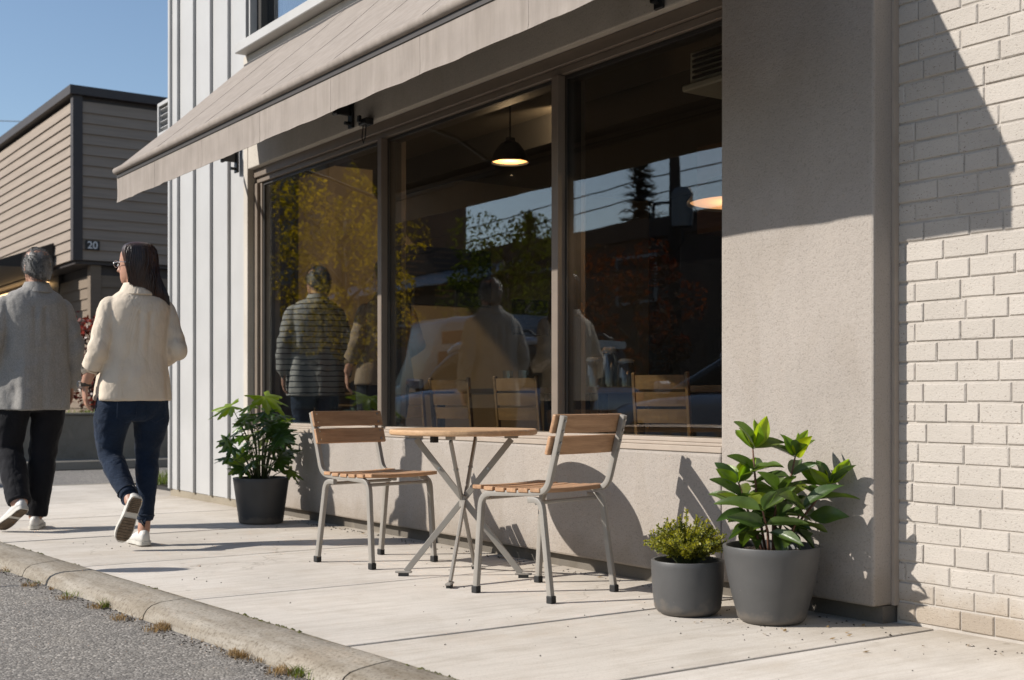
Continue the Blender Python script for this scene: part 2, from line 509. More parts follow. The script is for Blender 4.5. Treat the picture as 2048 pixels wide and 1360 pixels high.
ALBEDO = 0.79      # measured colours were taken at exposure 0
M = {}
M['stucco'] = stucco_mat('stucco_taupe', (0.405, 0.362, 0.322))
M['cream'] = stucco_mat('stucco_cream', (0.60, 0.555, 0.49), 0.5)
M['siding'] = plain('white_metal_siding', (0.50, 0.495, 0.485), 0.5, 0.05, 2.5, 300, 0.05, 0.001)
M['brick'] = None
M['frame'] = plain('taupe_window_frame', (0.215, 0.172, 0.135), 0.5, 0.08, 8, 200, 0.06, 0.001)
M['sill'] = plain('taupe_window_sill', (0.42, 0.35, 0.285), 0.6, 0.08, 8, 200, 0.06, 0.001)
M['dark_frame'] = plain('dark_bronze_frame', (0.035, 0.03, 0.026), 0.5, 0.15, 8, 100, 0.1, 0.001)
M['grey_trim'] = plain('pale_grey_trim', (0.50, 0.49, 0.47), 0.5, 0.06, 4, 120, 0.05, 0.001)
M['pane'] = pane_mat('window_glass')
M['pane_upper'] = pane_mat('upper_window_glass', (0.7,0.72,0.72), 2.5)
M['walk'] = concrete_mat('pavement_concrete', (0.755, 0.70, 0.63), dark=0.86)
M['joint'] = plain('joint_grit', (0.055, 0.048, 0.038), 0.95, 0.4, 30, 200, 0.5, 0.006)
M['kerb'] = concrete_mat('kerb_concrete', (0.43, 0.39, 0.33), broom=False, dark=0.85, rough=True)
M['apron'] = concrete_mat('apron_concrete', (0.42, 0.37, 0.29), broom=False)
M['asphalt'] = asphalt_mat('road_asphalt')
M['plinth'] = concrete_mat('plinth_concrete', (0.17, 0.15, 0.125), broom=False, rand=False)
M['canvas'] = fabric_mat('awning_canvas', (0.335, 0.292, 0.257), 0.92, 1200, 0.07, 0.14, 0.05, 0.0, 'world', 0.06, (1, 1, 0.5), 4.0, 0.7)
M['black_metal'] = plain('black_metal', (0.012, 0.012, 0.013), 0.45, 0.2, 20, 200, 0.1, 0.001)
M['dark_bar'] = plain('dark_front_bar', (0.05, 0.042, 0.036), 0.5, 0.1, 10, 100, 0.05, 0.001)
M['slat'] = wood_mat('teak_slat', (0.38, 0.205, 0.105), (0.64, 0.385, 0.215), 0.55, 0)
M['top'] = wood_mat('oak_top', (0.47, 0.285, 0.15), (0.70, 0.46, 0.26), 0.5, 0)
M['cmetal'] = plain('powder_coated_steel', (0.33, 0.305, 0.27), 0.42, 0.06, 10, 400, 0.06, 0.0006)
M['rubber'] = plain('black_rubber', (0.014, 0.014, 0.014), 0.7, 0.2, 20, 200, 0.1, 0.001)
M['bolt'] = plain('steel_bolt', (0.5, 0.5, 0.5), 0.3, 0.1, 20, 200, 0, 0.001, 1.0)
M['underside_shaded'] = fabric_mat('awning_underside_shaded', (0.075, 0.06, 0.048), 0.95, 1200, 0.08, 0.1, 0.0)  # canvas underside, its shade put into a darker colour
M['soil'] = plain('potting_soil', (0.05, 0.033, 0.022), 0.95, 0.5, 60, 120, 1.0, 0.012)
# ================================================================ SETTING
YW = 3.76            # street face of the cafe wall
YB = 3.89            # face of the brick wall
def kerb_y(x): return 1.87 + 0.062*(x + 5.11)

# one sheet of asphalt to the horizon
mb = MB().add([(-700,-700,-0.065),(700,-700,-0.065),(700,700,-0.065),(-700,700,-0.065)], [(0,1,2,3)])
tag(put('road', mb, M['asphalt']), 'grey asphalt road running past the kerb and round the corner', 'road', kind='structure')

# pavement: grit bed with separate concrete slabs on it
bed = MB().prism([(-12.75, kerb_y(-12.75)), (6, kerb_y(6)), (6, 4.2), (-12.75, 4.2)], lambda u, v, d: (u, v, d), -0.064, -0.016)
pave = tag(put('pavement', bed, M['joint']), 'pale concrete pavement in front of the cafe', 'pavement', kind='structure')
jx = [-12.72, -11.9, -10.5, -9.15, -7.82, -6.47, -5.13, -3.86, -2.93, -1.65, -0.35, 0.95, 2.3, 3.6, 5.0]
for i in range(len(jx)-1):
    a, b = jx[i] + 0.010, jx[i+1] - 0.010
    c = V(((a+b)/2, 2.8, 0))
    n = 5
    lo = [(a + (b-a)*k/n, kerb_y(a + (b-a)*k/n) + 0.007 + random.uniform(-0.002, 0.002)) for k in range(n+1)]
    poly = lo + [(b, 3.95), (a, 3.95)]
    s = MB().prism([(u - c.x, v - c.y) for u, v in poly], lambda u, v, d: (u, v, d), -0.06, random.uniform(-0.002, 0.001))
    o = put('slab', s, M['walk'], pave, bevel=0.005, seg=2)
    o.location = c
# kerb stones
M['filling'] = plain('dirty_joint_filling', (0.17, 0.145, 0.105), 0.95, 0.5, 18, 160, 0.8, 0.008)
kb = MB()
ks = []
for k in range(-8, 8):
    ks.append(-5.15 + 1.6*k)
ang = math.atan(0.062)
ku, kn = V((math.cos(ang), math.sin(ang), 0)), V((math.sin(ang), -math.cos(ang), 0))   # along, outward to the road
kerb = tag(put('kerb', MB().prism([(-12.7, kerb_y(-12.7)-0.15), (5.5, kerb_y(5.5)-0.15), (5.5, kerb_y(5.5)-0.01), (-12.7, kerb_y(-12.7)-0.01)],
        lambda u, v, d: (u, v, d), -0.064, -0.02), M['joint']), 'worn low concrete kerb along the road edge', 'kerb', kind='structure')
fl, nf = MB(), 160
e0 = [(-12.7 + 18*k/nf) for k in range(nf+1)]
lo_ = [(x, kerb_y(x) - 0.008 - 0.006*abs(noise.noise(V((x*6, 0, 1))))) for x in e0]
hi_ = [(x, kerb_y(x) + 0.011 + 0.010*abs(noise.noise(V((x*5, 3, 1)))) + 0.006*abs(noise.noise(V((x*19, 3, 1))))) for x in e0]
fl.loft([[(a[0], a[1], 0.0), (a[0], (a[1]+b[1])/2, 0.0050), (b[0], b[1], 0.0), (b[0], b[1], -0.012), (a[0], a[1], -0.012)] for a, b in zip(lo_, hi_)])
put('joint_filling', fl, M['filling'], kerb)
prof = [(0.0, -0.064), (0.0, 0.001), (0.006, 0.004), (0.06, 0.002), (0.12, -0.004), (0.155, -0.012), (0.178, -0.026), (0.190, -0.044), (0.197, -0.068), (0.197, -0.085), (0.0, -0.085)]
for a, b in zip(ks[:-1], ks[1:]):
    if a < -13 or b > 6.0: continue
    m = 14
    rings = []
    base = V((a, kerb_y(a), 0))
    ln = (b - a)/math.cos(ang)
    for i in range(m+1):
        t = 0.005 + (ln - 0.010)*i/m
        ring = []
        for (w, z) in prof:
            p = base + ku*t + kn*w
            w2 = w + (0.010*noise.noise(V((p.x*2.3, w*9, 3.1))) if w > 0.1 else 0.003*noise.noise(V((p.x*6, 0, 0))))
            z2 = z + (0.006*noise.noise(V((p.x*3.1, w*12, 8.8))) if z > -0.06 else 0)
            q = ku*t + kn*w2; q.z = z2
            ring.append(q)
        rings.append(ring)
    o = put('kerb_stone', MB().loft(rings), M['kerb'], kerb)
    o.location = base
    smooth_by_angle(o, 50)
# concrete apron down to the side street
mb = MB().prism([(-13.7, -0.062), (-12.76, -0.062), (-12.76, -0.004), (-13.5, -0.052)], lambda u, v, d: (u, d, v), 1.3, 14)
tag(put('pavement_apron', mb, M['apron']), 'sandy concrete apron where the pavement meets the side street', 'pavement', kind='structure')
# far pavement over the road
mb = MB().prism([(-80, -12), (60, -12), (60, -7.6), (-80, -7.6)], lambda u, v, d: (u, v, d), -0.066, 0.06)
tag(put('far_pavement', mb, M['apron']), 'pavement on the far side of the road', 'pavement', kind='structure')

# ================================================================ CAFE BUILDING
cafe = thing('cafe_building', (-7, 4.2, 0), 'cafe building with taupe stucco front and wide three-pane window', 'building')
def part(name, mb, mat, parent=cafe, **kw):
    kw.setdefault('world', True)
    if parent.parent is not None: kw['world'] = False
    return put(name, mb, mat, parent, **kw)
def W(*boxes):
    m = MB()
    for a, b in boxes: m.box(a, b)
    return m
XL, XP, XR = -9.06, -3.92, -3.107
ZS, ZH = 0.61, 2.60
part('wall', W(((XL, YW, 0.067), (XP, 4.0, ZS))), M['stucco'], bevel=0.012, seg=2)
part('pillar', W(((XP+0.003, YW, 0.067), (XR, 4.05, 6.6))), M['stucco'], bevel=0.010, seg=2)
part('pillar_trim', W(((XR+0.001, YW+0.100, 0.067), (XR+0.016, YB+0.02, 6.6))), M['sill'])
part('header', W(((XL, YW, ZH), (XP, 4.02, 3.47))), M['cream'], bevel=0.008, seg=2)
part('upper_wall', W(((XL+0.02, YW+0.03, 3.473), (XP, 4.02, 3.56)), ((-6.0, YW+0.03, 3.563), (XP, 4.02, 6.6)), ((XL+0.02, YW+0.03, 5.2), (-6.0, 4.02, 6.6))), M['cream'])
part('plinth', W(((XL, YW+0.055, -0.02), (XR-0.003, 4.0, 0.065))), M['plinth'])
part('plinth', W(((-10.84, YW+0.02, -0.02), (XL-0.003, 4.0, 0.058))), M['apron'])
part('pier', W(((-9.14, YW-0.002, 0.062), (XL-0.002, 4.0, 3.47))), M['cream'], bevel=0.004)
# white board siding with raised seams, one panel after the other
sx = [-10.80, -10.62, -10.235, -9.85, -9.47, -9.142]
for i in range(len(sx)-1):
    a, b = sx[i], sx[i+1]
    o = part('siding_panel', W(((a+0.002, YW+0.018, 0.062), (b-0.002, 4.0, 6.6))), M['siding'])
    if i < len(sx)-2:
        part('batten', W(((b-0.024, YW-0.008, 0.062), (b+0.018, YW+0.016, 6.6))), M['siding'], bevel=0.004, seg=2)
part('corner_board', W(((-10.845, YW-0.005, 0.062), (-10.80, 4.06, 6.6))), M['siding'], bevel=0.004)
part('side_wall', W(((-10.835, 4.062, 0.0), (-10.64, 12, 6.6))), M['siding'])
part('back_wall', W(((-10.63, 11.8, 0.0), (XR, 12, 6.6))), M['cream'])
part('roof', W(((-10.84, 3.80, 6.603), (XR+0.05, 12, 6.75))), M['dark_bar'])
# ---- shop window
YG = 3.855
win = part('shop_window', W(((XL, YW+0.005, ZS+0.002), (XP, YG+0.13, ZS+0.028)), ((XL, YW+0.035, ZS+0.028), (XP, YG+0.13, 0.652)), ((XL, YW+0.065, 0.652), (XP, YG+0.13, 0.672))), M['sill'], bevel=0.003)
win.name = 'window_sill'
fr = W(((XL+0.001, YW+0.045, 2.535), (XP, YG+0.13, ZH-0.002)))
fr.box((XL+0.001, YW+0.065, 2.495), (XP, YG+0.10, 2.533))
part('window_head', fr, M['frame'], bevel=0.003)
part('window_jamb', W(((XL+0.001, YW+0.05, 0.674), (-9.0, YG+0.13, 2.493))), M['frame'], bevel=0.003)
part('window_jamb', W(((-9.0+0.001, YW+0.075, 0.674), (-8.965, YG+0.13, 2.493))), M['frame'], bevel=0.003)
part('window_jamb', W(((XP-0.05, YW+0.06, 0.674), (XP-0.001, YG+0.13, 2.493))), M['frame'], bevel=0.003)
for a, b in ((-7.06, -7.01), (-5.195, -5.14)):
    part('mullion', W(((a, YW+0.04, 0.674), (b, YG+0.125, 2.493))), M['frame'], bevel=0.003)
for a, b in ((-8.963, -7.062), (-7.008, -5.197), (-5.138, XP-0.052)):
    # dark inner gasket frame and the pane itself
    q = 0.018
    part('gasket', W(((a, YG-0.010, 0.676), (a+q, YG+0.08, 2.491)), ((b-q, YG-0.010, 0.676), (b, YG+0.08, 2.491)), ((a+q, YG-0.010, 2.491-q), (b-q, YG+0.08, 2.491))), M['dark_frame'])
    part('window_pane', W(((a+q, YG-0.003, 0.673), (b-q, YG+0.003, 2.491-q))), M['pane'])
# ---- upper window
ux0, ux1, uz = XL+0.02, -6.0, 3.55
part('upper_window_sill', W(((ux0-0.06, YW-0.09, 3.475), (ux1, YW+0.03, uz))), M['grey_trim'], bevel=0.006)
part('upper_window_frame', W(((ux0, YW+0.06, uz+0.002), (ux0+0.09, 4.0, 5.2)), ((ux0+0.09, YW+0.06, uz+0.002), (ux1, 4.0, uz+0.04)), ((-7.6, YW+0.06, uz+0.04), (-7.52, 4.0, 5.2))), M['dark_frame'], bevel=0.003)
part('upper_window_jamb', W(((ux0-0.001, YW+0.002, uz+0.002), (ux0+0.02, YW+0.058, 5.2))), M['grey_trim'])
for a, b in ((ux0+0.09, -7.6), (-7.52, ux1)):
    part('upper_window_pane', W(((a, YW+0.117, uz+0.04), (b, YW+0.123, 5.2))), M['pane_upper'])
part('upper_room', W(((ux0, 4.6, 3.45), (ux1, 4.65, 5.2))), M['plinth'])
# ---- room behind the window
M['room_wall'] = plain('room_wall', (0.50, 0.39, 0.24), 0.85, 0.1, 3, 100, 0.1, 0.003)
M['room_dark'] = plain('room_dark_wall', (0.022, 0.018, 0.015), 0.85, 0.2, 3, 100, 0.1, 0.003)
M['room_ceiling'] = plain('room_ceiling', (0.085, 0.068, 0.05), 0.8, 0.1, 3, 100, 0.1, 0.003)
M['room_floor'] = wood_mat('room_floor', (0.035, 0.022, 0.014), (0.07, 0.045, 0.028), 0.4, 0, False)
M['room_wood'] = wood_mat('soffit_wood', (0.16, 0.075, 0.03), (0.25, 0.125, 0.055), 0.5, 0, False)
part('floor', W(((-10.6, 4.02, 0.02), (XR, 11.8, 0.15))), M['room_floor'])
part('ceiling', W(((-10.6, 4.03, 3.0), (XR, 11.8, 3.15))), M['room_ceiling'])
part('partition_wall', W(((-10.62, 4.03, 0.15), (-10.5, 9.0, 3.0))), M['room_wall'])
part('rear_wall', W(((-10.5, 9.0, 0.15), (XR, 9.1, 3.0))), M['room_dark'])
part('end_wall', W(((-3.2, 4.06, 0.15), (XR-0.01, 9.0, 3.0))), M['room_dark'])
part('column', W(((-10.35, 4.55, 0.15), (-9.86, 4.9, 3.0))), M['room_wall'])
part('soffit', W(((-8.0, 7.4, 2.26), (-3.25, 8.0, 3.0))), M['room_wood'])
part('ceiling_beam', W(((-10.5, 5.6, 2.78), (-3.25, 5.9, 3.0))), M['room_dark'])

# vent box on the cafe's hidden side wall
hv = thing('louvre_vent', (-11.0, 3.98, 3.2), 'white louvred vent box high on the end wall above the awning tip', 'vent')
hv.location = (-11.02, 3.95, 3.2)
mb = MB()
for p in (W(((-11.22, 3.79, 3.22), (-11.19, 4.2, 3.52))), W(((-10.885, 3.79, 3.22), (-10.848, 4.2, 3.52))), W(((-11.19, 3.79, 3.49), (-10.885, 4.2, 3.52))), W(((-11.19, 3.79, 3.22), (-10.885, 4.2, 3.25))), W(((-11.19, 4.1, 3.25), (-10.885, 4.12, 3.49)))):
    mb.add(p.v, p.f)
part('housing', mb, M['siding'], hv)
for k in range(4):
    z = 3.28 + 0.055*k
    part('louvre', MB().obox((-11.037, 3.83, z), Matrix.Rotation(R(-35), 3, 'X'), (0.150, 0.030, 0.005)), M['siding'], hv)

# ---- painted brick wall next door
def brick_mat():
    m, nt, b, out = new_mat('painted_brick')
    vec = coords(nt)
    base = (0.52, 0.475, 0.425)
    c = ramp(nt, nz(nt, vec, 2.5, 5), [(0.3, g(base, 0.92)), (0.7, g(base, 1.06))])
    oi = N(nt, 'ObjectInfo')
    c = mixc(nt, 1.0, c, ramp(nt, oi.outputs['Random'], [(0, (0.93,0.925,0.92)), (1, (1.02,1.02,1.02))]), 'MULTIPLY')
    pit = nz(nt, coords(nt, 'world', (1,1,1.6)), 95, 3, 0.75)
    c = mixc(nt, 0.85, c, ramp(nt, pit, [(0.34, (0.25,0.22,0.19)), (0.385, (1,1,1))]), 'MULTIPLY')
    geo = N(nt, 'NewGeometry'); s = N(nt, 'SeparateXYZ'); nt.links.new(geo.outputs['Position'], s.inputs[0])
    ad = N(nt, 'Math', operation='MULTIPLY_ADD', i_1=0.3, i_2=-0.1); nt.links.new(nz(nt, vec, 6, 5, 0.7), ad.inputs[0])
    sub = N(nt, 'Math', operation='SUBTRACT'); nt.links.new(s.outputs[2], sub.inputs[0]); nt.links.new(ad.outputs[0], sub.inputs[1])
    c = mixc(nt, 0.8, c, ramp(nt, sub.outputs[0], [(0.0, (0.78,0.70,0.60)), (0.13, (1,1,1))]), 'MULTIPLY')
    nt.links.new(c, b.inputs['Base Color'])
    b.inputs['Roughness'].default_value = 0.75; b.inputs['Specular IOR Level'].default_value = 0.3
    n1 = bump(nt, b, pit, 0.7, 0.004)
    bump(nt, b, nz(nt, vec, 45, 3), 0.3, 0.005, n1)
    return m
M['brick'] = brick_mat()
M['mortar'] = plain('painted_mortar', (0.50, 0.455, 0.405), 0.9, 0.12, 12, 150, 0.5, 0.005)
bw = thing('brick_building', (-1.0, 4.2, 0), 'cream painted brick wall of the building right of the pillar', 'building')
backing = part('wall', W(((XR+0.003, YB+0.0005, -0.02), (5.0, 4.6, 6.6))), M['mortar'], bw)
BH, BL, RH = 0.0675, 0.178, 0.0747
def brick_mesh(L, seed):
    rnd = random.Random(seed)
    hx, hz, d = L/2, BH/2, 0.030
    m = MB(); e = 0.004
    def j(): return rnd.uniform(-0.0015, 0.0015)
    fr = [(-hx+e+j(), -d, -hz+e+j()), (hx-e+j(), -d, -hz+e+j()), (hx-e+j(), -d, hz-e+j()), (-hx+e+j(), -d, hz-e+j())]
    mid = [(-hx, -d+e, -hz), (hx, -d+e, -hz), (hx, -d+e, hz), (-hx, -d+e, hz)]
    bk = [(-hx, 0, -hz), (hx, 0, -hz), (hx, 0, hz), (-hx, 0, hz)]
    m.add(fr+mid+bk, [(0,1,2,3)] + [(k, (k+1)%4, 4+(k+1)%4, 4+k) for k in range(4)] + [(4+k, 4+(k+1)%4, 8+(k+1)%4, 8+k) for k in range(4)])
    return m
variants = {}
rest = MB()
rb = random.Random(3)
for r in range(62):
    z = 0.012 + r*RH + BH/2
    x = XR + 0.006 - (BL+0.009)*(0.0 if r % 2 else 0.52) - (0.06 if r % 4 == 3 else 0.0)
    while x < 4.0:
        L = BL*rb.choice((1.0, 1.0, 0.93, 0.74, 1.08))
        x0, x1 = max(x, XR+0.006), x + L
        x = x1 + 0.0050
        Lc = x1 - x0
        if Lc < 0.03: continue
        cx = (x0+x1)/2
        dz = rb.uniform(-0.0015, 0.0015)
        if z < 2.5 and cx < -1.95:
            key = (round(Lc, 3), rb.randrange(2))
            if key not in variants:
                variants[key] = brick_mesh(Lc, hash(key)).mesh('brick', M['brick'])
            o = link('brick', variants[key], backing)
            o.location = (cx, YB + 0.0245 + rb.uniform(-0.0015, 0.0015), z + dz)
        else:
            bmsh = brick_mesh(Lc, 1)
            rest.add([(p[0]+cx, p[1]+YB+0.0245, p[2]+z) for p in bmsh.v], bmsh.f)
o = put('brick_courses', rest, M['brick'], backing)
o['kind'] = 'stuff'

# ================================================================ AWNING
aw = thing('awning', (-6.09, 3.3, 2.2), 'taupe canvas awning with straight valance over the cafe window', 'awning')
AX0, AX1, AYF, AZF, AZT, AZV = -9.06, -3.12, 2.75, 2.47, 3.40, 2.257
seams = [AX0, -8.25, -7.38, -6.50, -5.62, -4.75, -3.93, AX1]
for a, b in zip(seams[:-1], seams[1:]):
    m = MB(); nu, nv = 8, 12
    def P(u, v, th):
        be = b - (0.38*(1-v) if b == AX1 else 0)      # unseen end panel, slanted to shape the shadow edge on the brick
        x = a + (be-a)*u
        y = (YW-0.006) + (AYF-YW+0.012)*v
        z = AZT + (AZF+0.03-AZT)*v
        sag = -0.012*math.sin(math.pi*v) - 0.002*math.sin(math.pi*u)*math.sin(math.pi*min(v*1.1, 1)) + 0.009*noise.noise(V((x*1.7, v*3, 2)))
        return (x, y, z + sag - th)
    top = [P(i/nu, j/nv, 0) for j in range(nv+1) for i in range(nu+1)]
    bot = [P(i/nu, j/nv, 0.004) for j in range(nv+1) for i in range(nu+1)]
    w = nu+1
    fs = []
    o2 = len(top)
    for j in range(nv):
        for i in range(nu):
            q = (j*w+i, j*w+i+1, (j+1)*w+i+1, (j+1)*w+i)
            fs.append(q); fs.append(tuple(o2+k for k in reversed(q)))
    for j in range(nv):
        fs.append((j*w, (j+1)*w, o2+(j+1)*w, o2+j*w)); fs.append((j*w+nu, o2+j*w+nu, o2+(j+1)*w+nu, (j+1)*w+nu))
    for i in range(nu):
        fs.append((i, o2+i, o2+i+1, i+1)); fs.append((nv*w+i, nv*w+i+1, o2+nv*w+i+1, o2+nv*w+i))
    m.add(top+bot, fs)
    o = part('canopy_panel', m, M['canvas'], aw); smooth_by_angle(o, 40)
    o.data.materials.append(M['underside_shaded'])  # bottom faces get the darkened colour, so the glass mirrors them dark
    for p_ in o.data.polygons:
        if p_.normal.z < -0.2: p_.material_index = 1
    # valance drop
    m = MB(); nu, nv = 26, 8
    def Q(u, v, th):
        x = a + (b-a)*u
        z = AZF - 0.036 + (AZV - AZF + 0.036)*v + 0.003*v*noise.noise(V((x*3.0, 1, 5)))
        y = AYF + 0.016 - 0.007*v*noise.noise(V((x*4.0, v*0.8, 3))) + 0.0035*v*math.sin(x*15+2.3*noise.noise(V((x*2, 0, 0)))) + 0.0035*v*noise.noise(V((x*16, v*1.2, 9))) + th
        if v > 0.93: y -= 0.0025
        return (x, y, z)
    f0 = [Q(i/nu, j/nv, 0) for j in range(nv+1) for i in range(nu+1)]
    f1 = [Q(i/nu, j/nv, 0.003) for j in range(nv+1) for i in range(nu+1)]
    w = nu+1; o2 = len(f0); fs = []
    for j in range(nv):
        for i in range(nu):
            q = (j*w+i, j*w+i+1, (j+1)*w+i+1, (j+1)*w+i)
            fs.append(q); fs.append(tuple(o2+k for k in reversed(q)))
    for j in range(nv):
        fs.append((j*w, (j+1)*w, o2+(j+1)*w, o2+j*w)); fs.append((j*w+nu, o2+j*w+nu, o2+(j+1)*w+nu, (j+1)*w+nu))
    for i in range(nu):
        fs.append((i, o2+i, o2+i+1, i+1)); fs.append((nv*w+i, nv*w+i+1, o2+nv*w+i+1, o2+nv*w+i))
    m.add(f0+f1, fs)
    o = part('valance_panel', m, M['canvas'], aw); smooth_by_angle(o, 40)
    if a > AX0 + 0.1:
        part('seam', MB().tube([P(0, v/8, -0.001) for v in range(9)], 0.0012, 5), M['canvas'], aw)
        part('seam', MB().tube([V(Q(0, v/6, -0.0005)) for v in range(7)], 0.0008, 5), M['canvas'], aw)
roll = MB().tube([(AX0, AYF+0.006, AZF+0.010), (AX1, AYF+0.006, AZF+0.010)], 0.024, 14)
o = part('front_roll', roll, M['canvas'], aw); smooth_by_angle(o, 60)
part('front_bar', W(((AX0+0.01, AYF+0.010, AZF-0.040), (AX1-0.01, AYF+0.05, AZF-0.008))), M['dark_bar'], aw)
part('wall_rail', W(((AX0, YW-0.03, AZT-0.05), (AX1, YW-0.001, AZT-0.008))), M['dark_bar'], aw)
for bx in (-9.25, -7.32, -4.3, -3.3):
    part('bracket', W(((bx-0.03, YW-0.022, 2.60), (bx+0.03, YW-0.004, 2.84)), ((bx-0.012, YW-0.14, 2.68), (bx+0.012, YW-0.022, 2.77))), M['black_metal'], aw, bevel=0.003)
    part('arm', MB().tube([(bx, YW-0.10, 2.73), (bx+0.06, 3.2, 2.62), (max(bx, AX0+0.05), AYF+0.03, AZF-0.02)], 0.014, 8), M['black_metal'], aw)
    part('bolt', MB().tube([(bx, YW-0.06, 2.63), (bx, YW-0.022, 2.63)], 0.012, 8).tube([(bx-0.03, YW-0.12, 2.685), (bx+0.03, YW-0.12, 2.685)], 0.014, 8), M['black_metal'], aw)
# small catch with a hanging loop by the first mullion
ct = thing('awning_catch', (-7.05, YW, 2.57), 'small black catch with wire loop above the first mullion', 'catch')
part('catch_body', W(((-7.13, YW-0.06, 2.575), (-7.03, YW-0.001, 2.615)), ((-7.11, YW-0.08, 2.59), (-7.08, YW-0.06, 2.635))), M['black_metal'], ct, bevel=0.004)
part('wire_loop', MB().tube([(-7.10, YW-0.04, 2.575), (-7.115, YW-0.04, 2.50), (-7.095, YW-0.04, 2.465), (-7.07, YW-0.04, 2.50), (-7.06, YW-0.04, 2.575)], 0.004, 6), M['black_metal'], ct)

# ================================================================ NEIGHBOUR ACROSS THE SIDE STREET
M['plank'] = plain('grey_brown_siding', (0.315, 0.252, 0.198), 0.75, 0.12, 4, 120, 0.2, 0.003, stretch=(0.3, 0.3, 6), rand=True)
M['plank_low'] = plain('brown_siding', (0.20, 0.15, 0.105), 0.75, 0.12, 4, 120, 0.2, 0.003, stretch=(0.3, 0.3, 6), rand=True)  # darker tone for the boards below the overhang
M['trim_dark'] = plain('dark_brown_trim', (0.045, 0.036, 0.034), 0.55, 0.12, 4, 100, 0.1, 0.002)
nb = thing('clapboard_building', (-26, 10, 0), 'brown clapboard building with darker lower boards across the side street', 'building')
CX, CY, Z0, Z1 = -20.4, 5.56, 3.06, 5.74
core = part('wall', W(((-44, CY+0.05, Z0), (CX-0.05, 24, Z1-0.06))), M['trim_dark'], nb)
ph = 0.168
nrow = int((Z1-Z0-0.1)/ph)
for k in range(nrow):
    z = Z0 + 0.01 + k*ph
    # lapped boards: the foot of each board stands proud of the one below
    part('plank', MB().prism([(CY-0.030, z), (CY+0.06, z), (CY+0.06, z+ph+0.01), (CY-0.002, z+ph+0.01)], lambda u, v, d: (d, u, v), -43.9, CX-0.11), M['plank'], core)
    part('plank', MB().prism([(CX+0.030, z), (CX-0.06, z), (CX-0.06, z+ph+0.01), (CX+0.002, z+ph+0.01)], lambda u, v, d: (u, d, v), CY+0.11, 23.9), M['plank'], core)
part('corner_board', W(((CX-0.11, CY-0.040, Z0), (CX+0.040, CY+0.11, Z1-0.06))), M['trim_dark'], nb)
part('fascia', W(((-44.05, CY-0.10, Z1-0.06), (CX+0.10, CY+0.05, Z1+0.08)), ((CX-0.05, CY+0.05, Z1-0.06), (CX+0.10, 24, Z1+0.08))), M['trim_dark'], nb)
part('roof', W(((-44, CY+0.05, Z1+0.0), (CX-0.05, 24, Z1+0.05))), M['dark_bar'], nb)
part('soffit', W(((-44, CY+0.02, Z0-0.05), (CX-0.02, 24, Z0-0.002))), M['trim_dark'], nb)
LX, LY = CX-0.10, CY+0.30
lower = part('lower_wall', W(((-44, LY+0.05, -0.06), (LX-0.05, 24, Z0-0.052))), M['trim_dark'], nb)
for k in range(15):
    z = 0.35 + k*0.178
    if z + 0.178 > Z0-0.05: break
    part('plank', MB().prism([(LY-0.025, z), (LY+0.06, z), (LY+0.06, z+0.188), (LY-0.002, z+0.188)], lambda u, v, d: (d, u, v), -22.4, LX-0.13), M['plank_low'], lower)
    part('plank', MB().prism([(LX+0.025, z), (LX-0.06, z), (LX-0.06, z+0.188), (LX+0.002, z+0.188)], lambda u, v, d: (u, d, v), LY+0.13, 8.25 if z > 1.6 else 23.9), M['plank_low'], lower)
part('corner_board', W(((LX-0.13, LY-0.04, -0.06), (LX+0.04, LY+0.13, Z0-0.052))), M['plank_low'], nb)
# window on the shaded side, seen past the cafe's corner
sw = part('window', W(((LX-0.02, 8.27, 2.84), (LX+0.06, 9.9, 2.93)), ((LX-0.02, 8.27, 1.7), (LX+0.06, 8.37, 2.84)), ((LX-0.02, 9.8, 1.7), (LX+0.06, 9.9, 2.84)), ((LX-0.02, 8.27, 1.62), (LX+0.06, 9.9, 1.7))), M['dark_frame'], nb)
M['blind'] = plain('beige_blind', (0.42, 0.36, 0.26), 0.8, 0.06, 3, 60, 0.05, 0.002)
part('window_blind', W(((LX-0.01, 8.37, 1.7), (LX+0.01, 9.8, 2.84))), M['blind'], nb)
part('junction_box', W(((LX+0.001, LY+0.42, Z0-0.13), (LX+0.09, LY+0.75, Z0-0.053))), M['plank'], nb)
M['rust'] = plain('brown_panel', (0.20, 0.105, 0.055), 0.7, 0.15, 3, 80, 0.1, 0.002)
part('vent_cover', W(((CX+0.031, 7.55, 4.13), (CX+0.06, 8.6, 4.27))), M['rust'], nb)
# shop front in the lit face
M['amber'] = emit_mat('amber_lamp_bar', (1.0, 0.62, 0.28), 3.0)
part('shop_front', W(((-30, LY-0.03, 0.1), (-22.41, LY+0.04, Z0-0.06))), M['dark_frame'], nb)
part('lamp_bar', W(((-29, LY-0.12, 2.86), (-22.9, LY-0.06, 2.92))), M['amber'], nb)
# black awning over that shop front
ba = thing('black_awning', (-25, 5.0, 2.9), 'black awning over the shop front of the clapboard building', 'awning')
part('canopy', MB().prism([(CY-0.035, 3.45), (CY-1.05, 3.06), (CY-1.05, 3.02), (CY-0.035, 3.02)], lambda u, v, d: (d, u, v), -30, -21.55), M['black_metal'], ba)
